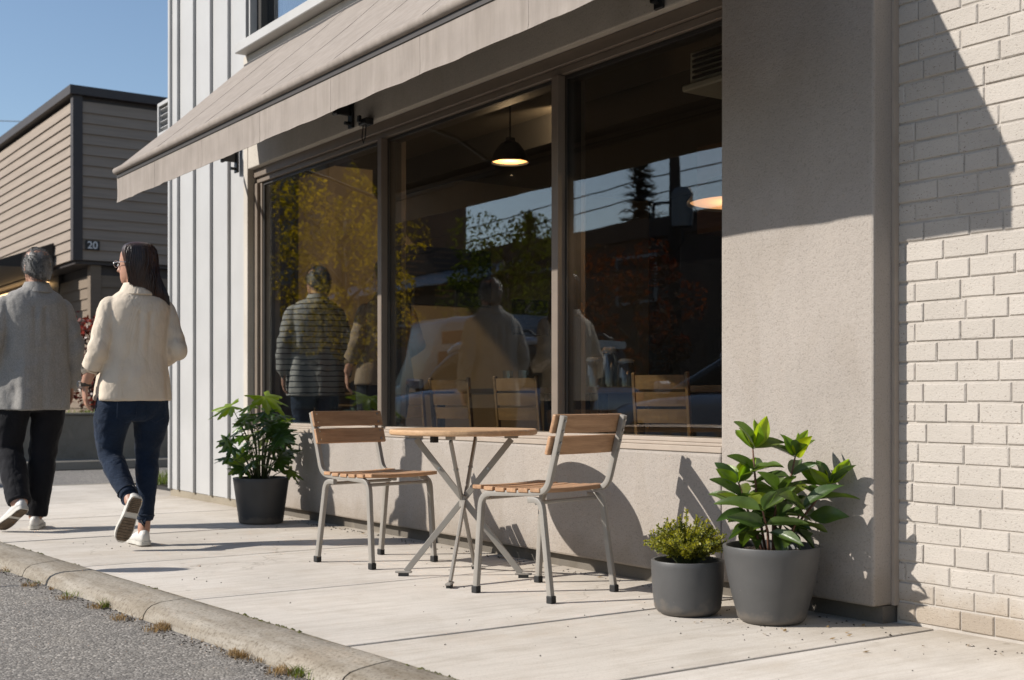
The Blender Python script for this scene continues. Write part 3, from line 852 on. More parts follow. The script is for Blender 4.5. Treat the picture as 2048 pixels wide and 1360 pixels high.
# house number plate
np_ = thing('house_number_plate', (CX+0.035, CY+0.3, 3.3), 'small black plate with the white number 20 by the corner', 'sign')
part('plate', W(((CX+0.031, CY+0.15, 3.235), (CX+0.052, CY+0.375, 3.385))), M['black_metal'], np_, bevel=0.006)
fc = bpy.data.curves.new('digits', 'FONT'); fc.body = '20'; fc.size = 0.165; fc.extrude = 0.003; fc.align_x = 'CENTER'; fc.align_y = 'CENTER'; fc.offset = 0.003
fo = bpy.data.objects.new('digits', fc); COL.objects.link(fo)
bpy.context.view_layer.update()
dm = bpy.data.meshes.new_from_object(fo.evaluated_get(bpy.context.evaluated_depsgraph_get()))
bpy.data.objects.remove(fo)
M['white'] = plain('white_paint', (0.75, 0.75, 0.74), 0.5, 0.04, 5, 100, 0.03, 0.001)
dm.materials.clear(); dm.materials.append(M['white'])
o = link('digits', dm, np_); o.rotation_euler = (R(90), 0, R(90)); at(o, (CX+0.056, CY+0.262, 3.305))
# dark roof and power line farther left
fb = thing('far_shop', (-52, 16, 0), 'dark flat-roofed building far behind the clapboard building', 'building')
part('wall', W(((-62, 12, -0.06), (-45, 20, 11.0))), M['trim_dark'], fb)
part('roof_edge', W(((-62.2, 11.8, 11.0), (-44.8, 20.2, 11.4))), M['dark_bar'], fb)
wire = [(-60 + 30*t, 9 + 30*t, 13.1 - 1.0*math.sin(math.pi*t)) for t in [k/16 for k in range(17)]]
tag(put('power_line', MB().tube(wire, 0.018, 5), M['black_metal']), 'thin overhead wire against the sky at left edge', 'wire')
# retaining wall, its kerb and the planting bed
rw = thing('retaining_wall', (-17.2, 9, -0.06), 'low dark concrete retaining wall across the side street', 'wall')
M['old_concrete'] = concrete_mat('old_concrete', (0.27, 0.245, 0.205), broom=False, rand=False)
part('wall', W(((-17.35, 3.2, -0.064), (-17.1, 18, 0.64))), M['old_concrete'], rw, bevel=0.01)
part('coping', W(((-17.37, 3.18, 0.642), (-17.075, 18.02, 0.67))), M['old_concrete'], rw, bevel=0.006)
mb = MB().prism([(-17.098, -0.064), (-16.55, -0.064), (-16.58, 0.05), (-17.098, 0.056)], lambda u, v, d: (u, d, v), 2.9, 18)
tag(put('side_kerb', mb, M['old_concrete'], bevel=0.01), 'kerb at the foot of the retaining wall', 'kerb', kind='structure')
mb = MB().prism([(-17.352, -0.064), (-17.352, 0.6), (-20.35, 0.55), (-20.35, -0.064)], lambda u, v, d: (u, d, v), 3.2, 18)
tag(put('planting_bed', mb, M['soil']), 'planting bed between the retaining wall and clapboard building', 'bed', kind='structure')
# ================================================================ BISTRO CHAIRS AND TABLE
def bend(pts, r=0.04, k=5):
    """polyline with its inner corners rounded"""
    pts = [V(p) for p in pts]
    out = [pts[0]]
    for a, b, c in zip(pts[:-2], pts[1:-1], pts[2:]):
        d1 = (a-b).normalized(); d2 = (c-b).normalized()
        p1, p2 = b + d1*r, b + d2*r
        for i in range(k+1):
            t = i/k
            out.append(p1*(1-t)**2 + b*2*t*(1-t) + p2*t*t)
    out.append(pts[-1])
    return out
def make_chair(loc, rz, label):
    """front is local +y"""
    t = thing('bistro_chair', loc, label, 'chair', 'teak bistro chairs', rz)
    hw = 0.205
    for s in (-1, 1):
        x = s*hw
        path = bend([(x, -0.285, 0.775), (x, -0.195, 0.455), (x*0.995, 0.175, 0.435), (x*1.02, 0.205, 0.010)], 0.055, 6)
        o = put('side_frame', MB().tube(path, 0.0125, 12, 1.0, (1,0,0), True), M['cmetal'], t); smooth_by_angle(o, 35)
        leg = bend([(x*0.99, -0.095, 0.420), (x*1.0, -0.165, 0.425), (x*1.05, -0.225, 0.010)], 0.045, 5)
        o = put('rear_leg', MB().tube(leg, 0.0125, 12, 1.0, (1,0,0), True), M['cmetal'], t); smooth_by_angle(o, 35)
        for fx, fy in ((x*1.02, 0.2055), (x*1.05, -0.2255)):
            put('foot_cap', MB().obox((fx, fy, 0.016), Matrix.Identity(3), (0.0155, 0.0155, 0.016)), M['rubber'], t, bevel=0.004, seg=2)
    put('cross_bar', MB().tube([(-hw, 0.165, 0.415), (hw, 0.165, 0.415)], 0.009, 8), M['cmetal'], t)
    put('cross_bar', MB().tube([(-hw, -0.135, 0.410), (hw, -0.135, 0.410)], 0.009, 8), M['cmetal'], t)
    # seat slats run from side to side
    n = 6
    for k in range(n):
        y = 0.190 - k*0.066
        w = 0.027
        z = 0.457 + 0.006*((k-2.5)/2.5)**2
        m = MB(); rings = []
        for i in range(9):
            u = -1 + 2*i/8
            x = u*0.222; zz = z - 0.006*(1-u*u)
            rings.append([(x, y-w, zz-0.009), (x, y+w, zz-0.009), (x, y+w, zz+0.009), (x, y-w, zz+0.009)])
        o = put('seat_slat', m.loft(rings), M['slat'], t, bevel=0.003)
    # two curved back slats, screwed on in front of the posts
    ta = math.atan2(0.09, 0.32)
    bx = Matrix.Rotation(ta, 3, 'X')
    for zc in (0.742, 0.652):
        yc = -0.285 + (0.775-zc)*0.09/0.32 + 0.023
        rings = []
        for i in range(13):
            u = -1 + 2*i/12
            x = u*0.232
            y = yc - 0.020*(1-u*u) + 0.008
            ring = []
            for dy, dz in ((-0.009, -0.040), (0.009, -0.040), (0.009, 0.040), (-0.009, 0.040)):
                q = bx @ V((0, dy, dz))
                ring.append((x, y+q.y, zc+q.z))
            rings.append(ring)
        o = put('back_slat', MB().loft(rings), M['slat'], t, bevel=0.005, seg=2)
        bo = MB()
        for s in (-1, 1):
            for dz in (-0.022, 0.022):
                c = V((s*hw, yc, zc)) + bx @ V((0, 0, dz))
                nrm = bx @ V((0, 1, 0))
                bo.tube([c - nrm*0.040, c - nrm*0.030], 0.0055, 8)
                bo.tube([c + nrm*0.004, c + nrm*0.0155], 0.0050, 8)
        put('bolt', bo, M['bolt'], o)
    return t
make_chair((-5.785, 3.115, 0), R(-90+12), 'teak slat chair with its back to the leafy left pot, facing the round table')
make_chair((-4.465, 3.222, 0), R(90+14), 'teak slat chair seen from behind, nearest the large grey pot')

tb = thing('bistro_table', (-5.06, 3.185, 0), 'small round wood-topped bistro table with crossed steel legs between the chairs', 'table')
prof = [(0.30, 0.676), (0.343, 0.676), (0.350, 0.681), (0.352, 0.690), (0.350, 0.699), (0.345, 0.703), (0.0001, 0.7035)]
o = put('tabletop', MB().lathe([(0.0001, 0.676)] + prof, n=72), M['top'], tb); smooth_by_angle(o, 30)
feet = [(-0.175, -0.215), (0.240, -0.235), (0.170, 0.215), (-0.200, 0.205)]
for i, (fx, fy) in enumerate(feet):
    f = V((fx, fy, 0.022)); tp = V((-fx*0.86, -fy*0.80, 0.655))
    side = V((0,0,1)).cross(V((fx, fy, 0))).normalized()
    sh = side*(0.012 if i % 2 else -0.012)
    d = (f-tp).normalized(); nx = d.cross(side).normalized()
    mat3 = Matrix((side, nx, d)).transposed()
    put('leg', MB().obox((f+tp)/2 + sh, mat3, (0.0065, 0.0145, (f-tp).length/2)), M['cmetal'], tb, bevel=0.002, seg=2)
    hd = V((fx, fy, 0)).normalized()
    m3 = Matrix((hd, V((0,0,1)).cross(hd), V((0,0,1)))).transposed()
    put('foot_plate', MB().obox(V((f.x, f.y, 0.019)) + sh + hd*0.012, m3, (0.040, 0.013, 0.0045)), M['cmetal'], tb, bevel=0.002)
    put('foot_pad', MB().obox(V((f.x, f.y, 0.0072)) + sh + hd*0.012, m3, (0.024, 0.011, 0.0070)), M['rubber'], tb)
    put('top_bracket', MB().obox(V((tp.x, tp.y, 0.667)) + sh, m3, (0.032, 0.016, 0.0085)), M['cmetal'], tb, bevel=0.002)
    q = f.lerp(tp, 0.78) + sh
    put('bolt', MB().tube([q - side*0.012, q + side*0.012], 0.006, 8), M['bolt'], tb)
put('pivot', MB().tube([(0, 0, 0.335), (0, 0, 0.385)], 0.020, 10), M['cmetal'], tb)
put('catch', W(((-0.04, -0.16, 0.640), (-0.005, -0.135, 0.675))), M['rubber'], tb)

# ================================================================ POTTED PLANTS
def pot_mat(name, base):
    m, nt, b, out = new_mat(name)
    vec = coords(nt, 'world')
    c = ramp(nt, nz(nt, vec, 5, 5), [(0.3, g(base, 0.85)), (0.7, g(base, 1.18))])
    sp = nz(nt, vec, 55, 3, 0.7)
    c = mixc(nt, ramp(nt, sp, [(0.70, (0,0,0)), (0.78, (0.5,0.5,0.5))]), c, (0.20, 0.19, 0.18))
    geo = N(nt, 'NewGeometry'); s = N(nt, 'SeparateXYZ'); nt.links.new(geo.outputs['Position'], s.inputs[0])
    ad = N(nt, 'Math', operation='MULTIPLY_ADD', i_1=0.16, i_2=-0.06); nt.links.new(nz(nt, vec, 12, 5, 0.7), ad.inputs[0])
    sub = N(nt, 'Math', operation='SUBTRACT'); nt.links.new(s.outputs[2], sub.inputs[0]); nt.links.new(ad.outputs[0], sub.inputs[1])
    c = mixc(nt, ramp(nt, sub.outputs[0], [(0.0, (0.4,0.4,0.4)), (0.035, (0,0,0))]), c, (0.22, 0.18, 0.14))
    nt.links.new(c, b.inputs['Base Color'])
    b.inputs['Roughness'].default_value = 0.5
    nt.links.new(ramp(nt, nz(nt, vec, 9, 4), [(0.3, (0.42,)*3), (0.7, (0.62,)*3)]), b.inputs['Roughness'])
    bump(nt, b, nz(nt, vec, 110, 3), 0.12, 0.002)
    return m
M['pot'] = pot_mat('charcoal_pot', (0.080, 0.079, 0.078))
M['pot_dark'] = pot_mat('dark_charcoal_pot', (0.033, 0.034, 0.036))
def pot(t, rt, rb, h, mat, round_=0.03, bulge=0.0):
    pr = [(0.0001, 0.0), (rb-round_, 0.0)]
    for k in range(1, 6):
        a = math.pi/2*k/5
        pr.append((rb - round_ + round_*math.sin(a), round_ - round_*math.cos(a)))
    for k in range(1, 8):
        v = k/8
        pr.append((rb + (rt-rb)*v + bulge*math.sin(math.pi*v), round_ + (h-round_)*v))
    pr += [(rt, h-0.004), (rt-0.002, h), (rt-0.012, h), (rt-0.015, h-0.004), (rt-0.02, h-0.05), (0.0001, h-0.05)]
    o = put('pot', MB().lathe(pr, n=64), mat, t); smooth_by_angle(o, 50)
    r = rt - 0.019
    m = MB(); rings = 10; seg = 36
    vs = [(0, 0, h-0.028)]; fs = []
    for i in range(1, rings+1):
        for k in range(seg):
            a = 2*math.pi*k/seg; q = r*i/rings
            x, y = q*math.cos(a), q*math.sin(a)
            vs.append((x, y, h-0.03 + 0.012*noise.noise(V((x*22, y*22, h*9))) + 0.006*noise.noise(V((x*70, y*70, 4)))))
    for k in range(seg): fs.append((0, 1+k, 1+(k+1)%seg))
    for i in range(rings-1):
        for k in range(seg):
            fs.append((1+i*seg+k, 1+(i+1)*seg+k, 1+(i+1)*seg+(k+1)%seg, 1+i*seg+(k+1)%seg))
    put('soil', m.add(vs, fs), M['soil'], t)

M['rhodo'] = leaf_mat('glossy_dark_leaf', (0.080, 0.135, 0.034), trans=0.32, rough=0.34, var=0.3)
M['rhodo_young'] = leaf_mat('young_lime_leaf', (0.19, 0.31, 0.025), trans=0.5, rough=0.35, var=0.2)
M['fatsia'] = leaf_mat('lobed_dark_leaf', (0.062, 0.125, 0.030), trans=0.35, rough=0.3, var=0.3)
M['fatsia_young'] = leaf_mat('lobed_lime_leaf', (0.19, 0.31, 0.03), trans=0.5, rough=0.35, var=0.2)
M['stem'] = plain('red_brown_stem', (0.13, 0.055, 0.03), 0.7, 0.3, 30, 150, 0.2, 0.002)
M['stem_green'] = plain('green_stem', (0.07, 0.09, 0.03), 0.6, 0.3, 30, 150, 0.2, 0.002)
M['fern'] = leaf_mat('yellow_green_needles', (0.20, 0.24, 0.03), trans=0.4, rough=0.5, var=0.4, scale=22, hue=(0.36, 0.32, 0.035))

def blade_mesh(name, mat, L=1.0, Wd=0.36, curl=0.25, cup=0.12, seed=0, wav=0.02):
    """an oval leaf with a folded midrib, stalk at the origin, tip along +x"""
    rnd = random.Random(seed); m = MB()
    n = 9; vs = []; fs = []
    ph = rnd.uniform(0, 6)
    for i in range(n+1):
        t = i/n
        w = Wd/2*(math.sin(math.pi*t**0.85)**0.8)*(1-0.12*t) if 0 < t < 1 else 0.008
        x = L*(0.06 + 0.94*t)
        zc = -curl*L*t*t
        for s in (-1, -0.5, 0, 0.5, 1):
            e = wav*L*math.sin(9*t+ph+s)*abs(s)
            vs.append((x, s*w, zc + cup*L*abs(s)*w/Wd*1.6 + e))
    for i in range(n):
        for k in range(4):
            a = i*5+k
            fs.append((a, a+1, a+6, a+5))
    m.add(vs, fs)
    m.tube([(0, 0, 0), (L*0.05, 0, -0.002), (L*0.5, 0, -curl*L*0.22-0.006*L)], [0.012*L, 0.011*L, 0.004*L], 5)
    return m.mesh(name, mat, True)
def lobed_mesh(name, mat, seed=0, lobes=7):
    """palmate leaf, span about 1, stalk joint at the origin, middle lobe along +x"""
    rnd = random.Random(seed); m = MB()
    out = []
    for k in range(lobes):
        a = (k-(lobes-1)/2)*R(40)
        ln = (1.0 - 0.10*abs(k-(lobes-1)/2))*rnd.uniform(0.88, 1.05)*0.62
        for da, f in ((-18, 0.50), (-13, 0.70), (-7, 0.74), (-5, 0.90), (0, 1.0), (5, 0.90), (7, 0.74), (13, 0.70)):
            out.append((a + R(da), ln*f))
    vs = [(0, 0, 0)]; fs = []
    n = len(out)
    for f in (0.35, 0.7, 1.0):
        for a, r in out:
            rr = r*f
            droop = -0.32*rr*rr - 0.05*rr
            fold = 0.05*math.cos(a/R(40)*2*math.pi)*rr
            vs.append((rr*math.cos(a), rr*math.sin(a), droop + fold + 0.02*math.sin(a*5+seed)*f))
    for k in range(n-1):
        fs.append((0, 1+k, 2+k))
        for j in range(2):
            b0 = 1+j*n; b1 = 1+(j+1)*n
            fs.append((b0+k, b1+k, b1+k+1, b0+k+1))
    m.add(vs, fs)
    return m.mesh(name, mat, True)
def orient(o, pos, direction, roll=0.0, tilt_up=V((0,0,1)), scale=1.0):
    d = V(direction).normalized()
    y = tilt_up.cross(d)
    if y.length < 1e-4: y = V((0,1,0))
    y.normalize(); z = d.cross(y)
    mt = Matrix((d, y, z)).transposed() @ Matrix.Rotation(roll, 3, 'X')
    o.location = pos; o.rotation_euler = mt.to_euler(); o.scale = (scale,)*3
    return o

# --- big pot: glossy oval leaves in whorls
big = thing('potted_plant', (-3.383, 3.51, 0), 'large grey pot with broad glossy leaves and lime shoots by the pillar', 'potted plant', 'potted plants')
pot(big, 0.184, 0.132, 0.290, M['pot'], 0.035, 0.006)
mo = [blade_mesh('leaf', M['rhodo'], 1, 0.40, 0.18, 0.16, 1), blade_mesh('leaf', M['rhodo'], 1, 0.36, 0.05, 0.2, 2), blade_mesh('leaf', M['rhodo'], 1, 0.44, 0.35, 0.12, 3), blade_mesh('leaf', M['rhodo'], 1, 0.34, -0.06, 0.22, 4), blade_mesh('leaf', M['rhodo'], 0.9, 0.42, 0.12, 0.10, 7, 0.04)]
my = [blade_mesh('young_leaf', M['rhodo_young'], 1, 0.46, 0.10, 0.2, 5), blade_mesh('young_leaf', M['rhodo_young'], 1, 0.38, 0.22, 0.25, 6)]
# image-right in this spot is world (0.565, 0.825), towards the camera is (0.825, -0.565)
IR, IC = V((0.565, 0.825, 0)), V((0.825, -0.565, 0))
rp = random.Random(21)
stems = [((-0.02, 0.00), (-0.075, 0.02, 0.655), True), ((0.01, 0.0), (0.085, 0.02, 0.625), True), ((-0.03, 0.02), (-0.125, 0.0, 0.525), True), ((0.03, 0.01), (0.215, 0.01, 0.520), True),
         ((0.02, 0.05), (0.09, 0.10, 0.43), False), ((-0.02, 0.05), (-0.06, 0.13, 0.43), False), ((0.0, 0.03), (0.015, 0.06, 0.49), False), ((0.02, -0.03), (0.05, -0.12, 0.47), False), ((-0.03, -0.02), (-0.10, -0.09, 0.43), False)]
for si, ((bx_, by_), (tx, ty, tz), young) in enumerate(stems):
    b0 = IR*bx_ + IC*by_ + V((0, 0, 0.25)); t0 = IR*tx + IC*ty + V((0, 0, tz))
    mid = b0.lerp(t0, 0.5) + IR*rp.uniform(-0.015, 0.015) + V((0, 0, 0.01))
    put('stem', MB().tube([b0, b0.lerp(mid, 0.5), mid, mid.lerp(t0, 0.5), t0], [0.006, 0.0055, 0.005, 0.0042, 0.003], 7), M['stem'], big, smooth=True)
    levels = [(1.0, 3, 0.55), (0.80, 3, 0.35), (0.56, 3, 0.05)] if young else [(1.0, 4, 0.55), (0.72, 3, 0.10), (0.5, 2, -0.25)]
    for li, (f, cnt, elev) in enumerate(levels):
        p = b0.lerp(t0, f) if f > 0.5 else mid
        a0 = rp.uniform(0, 6.28)
        for k in range(cnt):
            a = a0 + 2*math.pi*k/cnt + rp.uniform(-0.3, 0.3)
            el = elev + rp.uniform(-0.25, 0.25)
            d = IR*math.cos(a) + IC*math.sin(a)
            d = (d*math.cos(el) + V((0, 0, math.sin(el)))).normalized()
            ln = rp.uniform(0.125, 0.185)
            if p.y + big.location.y + d.y*ln > 3.735: d.y *= 0.2; d.normalize()
            o = link('leaf', rp.choice(mo), big)
            orient(o, p, d, rp.uniform(-0.5, 0.5), tilt_up=(V((0, 0, 1)) + IC*rp.uniform(-0.2, 1.1)).normalized(), scale=ln)
    if young:
        for k in range(5):
            a = k*1.3 + rp.uniform(-0.4, 0.4); el = rp.uniform(0.45, 1.25)
            d = (IR*math.cos(a) + IC*math.sin(a))*math.cos(el) + V((0, 0, math.sin(el)))
            o = link('young_leaf', rp.choice(my), big)
            orient(o, t0, d, rp.uniform(-0.3, 0.3), scale=rp.uniform(0.095, 0.14), tilt_up=(IC*0.9 + IR*rp.uniform(-0.7, 0.7)).normalized())
for a, ln, el in ((-2.4, 0.15, -0.25), (1.45, 0.16, -1.0), (0.2, 0.15, -0.6), (-1.2, 0.13, -0.3), (2.2, 0.13, -0.15), (0.9, 0.14, -0.7), (2.7, 0.15, -0.3)):
    d = (IR*math.cos(a) + IC*math.sin(a))*math.cos(el) + V((0, 0, math.sin(el)))
    o = link('leaf', rp.choice(mo), big)
    orient(o, (IR*math.cos(a) + IC*math.sin(a))*0.055 + V((0, 0, 0.37)), d, rp.uniform(-0.3, 0.3), scale=ln)

# --- small pot: feathery yellow-green sprigs
small = thing('potted_plant', (-3.70, 3.372, 0), 'small grey pot with feathery yellow-green sprigs in front of the wall', 'potted plant', 'potted plants')
pot(small, 0.143, 0.132, 0.212, M['pot'], 0.04, 0.003)
rf = random.Random(5)
needles, twigs = MB(), MB()
for s in range(120):
    a = rf.uniform(0, 6.28); sp = rf.uniform(0.05, 1)**0.6
    tip = V((math.cos(a)*0.185*sp, math.sin(a)*0.175*sp, 0.215 + 0.185*(1-0.70*sp**2.0)*rf.uniform(0.62, 1.08)))
    b0 = V((math.cos(a)*0.035*sp, math.sin(a)*0.035*sp, 0.19))
    mid = b0.lerp(tip, 0.45) + V((0, 0, 0.045))
    pts = [b0*(1-t)**2 + mid*2*t*(1-t) + tip*t*t for t in [k/9 for k in range(10)]]
    twigs.tube(pts[::3], 0.0018, 4)
    for i in range(3, 10):
        for rep in range(8):
            p = pts[i].lerp(pts[i-1], rf.random())
            ax = (pts[i]-pts[i-1]).normalized()
            rnd = V((rf.gauss(0,1), rf.gauss(0,1), rf.gauss(0,1)))
            sd = (rnd - ax*rnd.dot(ax)).normalized()
            d = (sd*1.0 + ax*0.45 + V((0,0,0.15))).normalized()
            ln = rf.uniform(0.014, 0.024)*(1.2 - 0.06*i)
            wv = d.cross(V((rf.gauss(0,1), rf.gauss(0,1), rf.gauss(0,1)))).normalized()*0.0036
            needles.add([p, p+d*ln*0.5+wv, p+d*ln, p+d*ln*0.5-wv], [(0,1,2,3)])
o = put('twigs', twigs, M['stem_green'], small); o['kind'] = 'stuff'
o = put('needles', needles, M['fern'], small); o['kind'] = 'stuff'

# --- left pot: lobed leaves
lp = thing('potted_plant', (-8.055, 3.44, 0), 'dark pot with deeply lobed green leaves left of the chairs', 'potted plant', 'potted plants')
pot(lp, 0.190, 0.150, 0.312, M['pot_dark'], 0.02, 0.0)
lo = [lobed_mesh('lobed_leaf', M['fatsia'], k) for k in range(4)]
ly = [lobed_mesh('young_lobed_leaf', M['fatsia_young'], 11), lobed_mesh('young_lobed_leaf', M['fatsia_young'], 12)]
rl = random.Random(14)
L_IR, L_IC = V((0.565, 0.825, 0)), V((0.825, -0.565, 0))
specs = []
for k in range(46):
    h = 0.36 + 0.40*(k/45)**0.9
    a = k*2.4 + rl.uniform(-0.4, 0.4)
    rr = (0.235 if h < 0.62 else 0.15)*rl.uniform(0.35, 1.0)
    specs.append((a, rr, h, rl.uniform(0.17, 0.25), False))
specs += [(2.9, 0.20, 0.80, 0.32, True), (0.4, 0.03, 0.865, 0.36, True), (2.2, 0.10, 0.80, 0.20, True), (-2.4, 0.22, 0.66, 0.18, True), (-0.5, 0.13, 0.66, 0.20, True)]
for a, rr, h, sz, young in specs:
    d0 = L_IR*math.cos(a) + L_IC*math.sin(a)
    p = d0*rr + V((0, 0, h))
    if lp.location.y + p.y > 3.62: p.y = 3.62 - lp.location.y
    b0 = d0*rr*0.18 + V((0, 0, 0.28))
    mid = b0.lerp(p, 0.6) - d0*rr*0.18
    put('stalk', MB().tube([b0, b0.lerp(mid, 0.6), mid, mid.lerp(p, 0.55) + V((0,0,0.006)), p], [0.0045, 0.004, 0.0035, 0.003, 0.0022], 5), M['stem_green'], lp, smooth=True)
    o = link('young_lobed_leaf' if young else 'lobed_leaf', rl.choice(ly if young else lo), lp)
    el = rl.uniform(-0.55, 0.15)
    d = d0*math.cos(el) + V((0, 0, math.sin(el)))
    orient(o, p, d, rl.uniform(-0.5, 0.5), tilt_up=(V((0, 0, 1)) + L_IC*rl.uniform(0.0, 1.5) + L_IR*rl.uniform(-0.5, 0.5)).normalized(), scale=sz)

# ================================================================ THINGS IN THE CAFE
M['cchair'] = wood_mat('cafe_chair_wood', (0.115, 0.06, 0.02), (0.21, 0.12, 0.042), 0.35, 0)
M['lamp_black'] = plain('lamp_black', (0.012, 0.011, 0.010), 0.5, 0.1, 10, 100, 0.03, 0.001)
M['lamp_warm'] = emit_mat('warm_lamp', (1.0, 0.56, 0.27), 0.36)
M['jar_glass'] = pane_mat('jar_glass', (0.92,0.95,0.94), 1.6, 1.45, 0.05)
M['board'] = plain('black_board', (0.006, 0.006, 0.006), 0.6, 0.3, 8, 100, 0.05, 0.001)
M['chalk'] = plain('menu_print', (0.07, 0.05, 0.03), 0.8, 0.5, 30, 100, 0.05, 0.001)
M['red_print'] = plain('red_print', (0.30, 0.02, 0.015), 0.8, 0.3, 30, 100, 0.05, 0.001)
FZ = 0.15
def cafe_chair(loc, rz, label):
    t = thing('cafe_chair', loc, label, 'chair', 'ladder-back chairs inside the cafe', rz)
    for s in (-1, 1):
        put('back_post', MB().obox((s*0.185, -0.215, 0.435), Matrix.Rotation(R(8), 3, 'X'), (0.012, 0.016, 0.437)), M['cchair'], t, bevel=0.004)
        put('leg', W(((s*0.185-0.016, 0.17, 0.0), (s*0.185+0.016, 0.202, 0.43))), M['cchair'], t, bevel=0.003)
    put('seat', W(((-0.205, -0.19, 0.43), (0.205, 0.21, 0.455))), M['cchair'], t, bevel=0.008)
    for z in (0.812, 0.716, 0.620):
        rings = []
        for i in range(7):
            u = -1+i/3; x = u*0.172; y = -0.2150 - (z-0.435)*0.1405 - 0.026*(1-u*u)
            rings.append([(x, y-0.007, z-0.040), (x, y+0.007, z-0.040), (x, y-0.004, z+0.040), (x, y-0.018, z+0.040)])
        put('back_slat', MB().loft(rings), M['cchair'], t)
    put('stretcher', W(((-0.17, 0.178, 0.2), (0.17, 0.194, 0.225))), M['cchair'], t)
    t.scale = (0.86, 0.9, 0.97)
    return t
for x, y, rz, lb in ((-9.25, 4.80, 22, 'wooden ladder-back chair inside the left pane beside the striped shirt'),
                     (-8.20, 4.80, 25, 'wooden ladder-back chair inside, just right of the first mullion'),
                     (-7.41, 4.72, 22, 'wooden ladder-back chair inside, in the middle of the centre pane'),
                     (-6.60, 4.72, 20, 'wooden ladder-back chair inside, at the right edge of the centre pane'),
                     (-5.32, 4.78, 24, 'wooden ladder-back chair inside, behind the right pane')):
    cafe_chair((x, y, FZ), R(rz), lb)
def cafe_table(x0, x1, y0, y1, label):
    t = thing('cafe_table', ((x0+x1)/2, (y0+y1)/2, FZ), label, 'table', 'tables inside the cafe')
    hx, hy = (x1-x0)/2, (y1-y0)/2
    put('tabletop', W(((-hx, -hy, 0.735), (hx, hy, 0.775))), M['cchair'], t, bevel=0.004)
    for a in (-1, 1):
        for b in (-1, 1):
            put('leg', W(((a*(hx-0.08)-0.025, b*(hy-0.08)-0.025, 0.0), (a*(hx-0.08)+0.025, b*(hy-0.08)+0.025, 0.733))), M['dark_frame'], t)
cafe_table(-9.4, -7.0, 5.08, 5.72, 'wooden table inside behind the centre pane')
cafe_table(-6.75, -4.9, 5.08, 5.72, 'wooden table inside behind the right pane, holding jars')
def jar(loc, h, r, label):
    t = thing('glass_jar', loc, label, 'jar', 'glass jars on the cafe table')
    o = put('jar', MB().lathe([(0.0001, 0.001), (r, 0.001), (r, h*0.72), (r*0.8, h*0.82), (r*0.8, h*0.86), (0.0001, h*0.861)], n=20), M['jar_glass'], t); smooth_by_angle(o, 40)
    o = put('lid', MB().lathe([(0.0001, h*0.862), (r*0.92, h*0.862), (r*0.95, h*0.93), (r*0.7, h), (0.0001, h)], n=20), M['grey_trim'], t); smooth_by_angle(o, 40)
TZ = FZ + 0.7755
jar((-6.46, 5.2, TZ), 0.26, 0.055, 'tallest lidded glass jar on the inside table')
jar((-6.63, 5.2, TZ), 0.20, 0.055, 'short lidded jar left of the tallest jar')
jar((-6.29, 5.2, TZ), 0.18, 0.055, 'short lidded jar right of the tallest jar')
for x, y, lb in ((-7.65, 5.2, 'clear tumbler on the inside table, left of the amber one'), (-7.45, 5.2, 'amber tumbler on the inside table behind the centre pane')):
    o = put('tumbler', MB().lathe([(0.0001, 0), (0.034, 0), (0.040, 0.13), (0.036, 0.13), (0.031, 0.008), (0.0001, 0.008)], n=20), M['jar_glass'])
    o.location = (x, y, TZ); smooth_by_angle(o, 40); tag(o, lb, 'glass')
def pendant(loc, r, h, top, label, watt):
    t = thing('pendant_lamp', loc, label, 'lamp', 'pendant lamps inside the cafe')
    pr = [(r, 0), (r*1.0, h*0.08), (r*0.86, h*0.42), (r*0.5, h*0.78), (r*0.28, h*0.86), (r*0.26, h), (0.01, h), (0.01, h*0.97), (r*0.25, h*0.80), (r*0.48, h*0.72), (r*0.83, h*0.40), (r*0.97, 0.002)]
    m = MB(); n = 40
    rings = [[(q*math.cos(2*math.pi*k/n), q*math.sin(2*math.pi*k/n), z) for k in range(n)] for q, z in pr]
    m.loft(rings, closed=True)
    o = put('shade', m, M['lamp_black'], t); smooth_by_angle(o, 50)
    put('diffuser', MB().lathe([(0.0001, 0.012), (r*0.955, 0.012), (r*0.94, 0.020), (0.0001, 0.020)], n=40), M['lamp_warm'], t)
    put('cord', MB().tube([(0, 0, h), (0, 0, top-loc[2])], 0.006, 6), M['lamp_black'], t)
    put('ceiling_rose', MB().lathe([(0.0001, top-loc[2]-0.03), (0.05, top-loc[2]-0.03), (0.05, top-loc[2]-0.001), (0.0001, top-loc[2]-0.001)], n=20), M['lamp_black'], t)
    ld = bpy.data.lights.new('lamp_light', 'POINT'); ld.energy = watt; ld.color = (1.0, 0.66, 0.36); ld.shadow_soft_size = 0.006
    lo_ = bpy.data.objects.new('lamp_light', ld); COL.objects.link(lo_); lo_.parent = t; lo_.location = (0, 0, -0.08)
pendant((-6.77, 4.62, 2.385), 0.122, 0.16, 3.0, 'black pendant lamp glowing warm behind the centre pane', 6)
pendant((-4.44, 4.42, 1.80), 0.28, 0.17, 3.0, 'wide black pendant lamp cut off by the pillar', 4)
dl = thing('downlight', (-7.25, 5.45, 2.99), 'small warm downlight in the dark cafe ceiling', 'lamp')
put('trim_ring', MB().lathe([(0.0001, -0.012), (0.075, -0.012), (0.08, 0.008), (0.0001, 0.008)], n=24), M['lamp_black'], dl)
ld = bpy.data.lights.new('lamp_light', 'SPOT'); ld.energy = 75; ld.color = (1.0, 0.72, 0.42); ld.shadow_soft_size = 0.006; ld.spot_size = R(95); ld.spot_blend = 0.6
lo_ = bpy.data.objects.new('lamp_light', ld); COL.objects.link(lo_); lo_.parent = dl; lo_.location = (0, 0, -0.06); lo_.rotation_euler = V((-3.2, 1.2, -1.35)).to_track_quat('-Z', 'Y').to_euler()
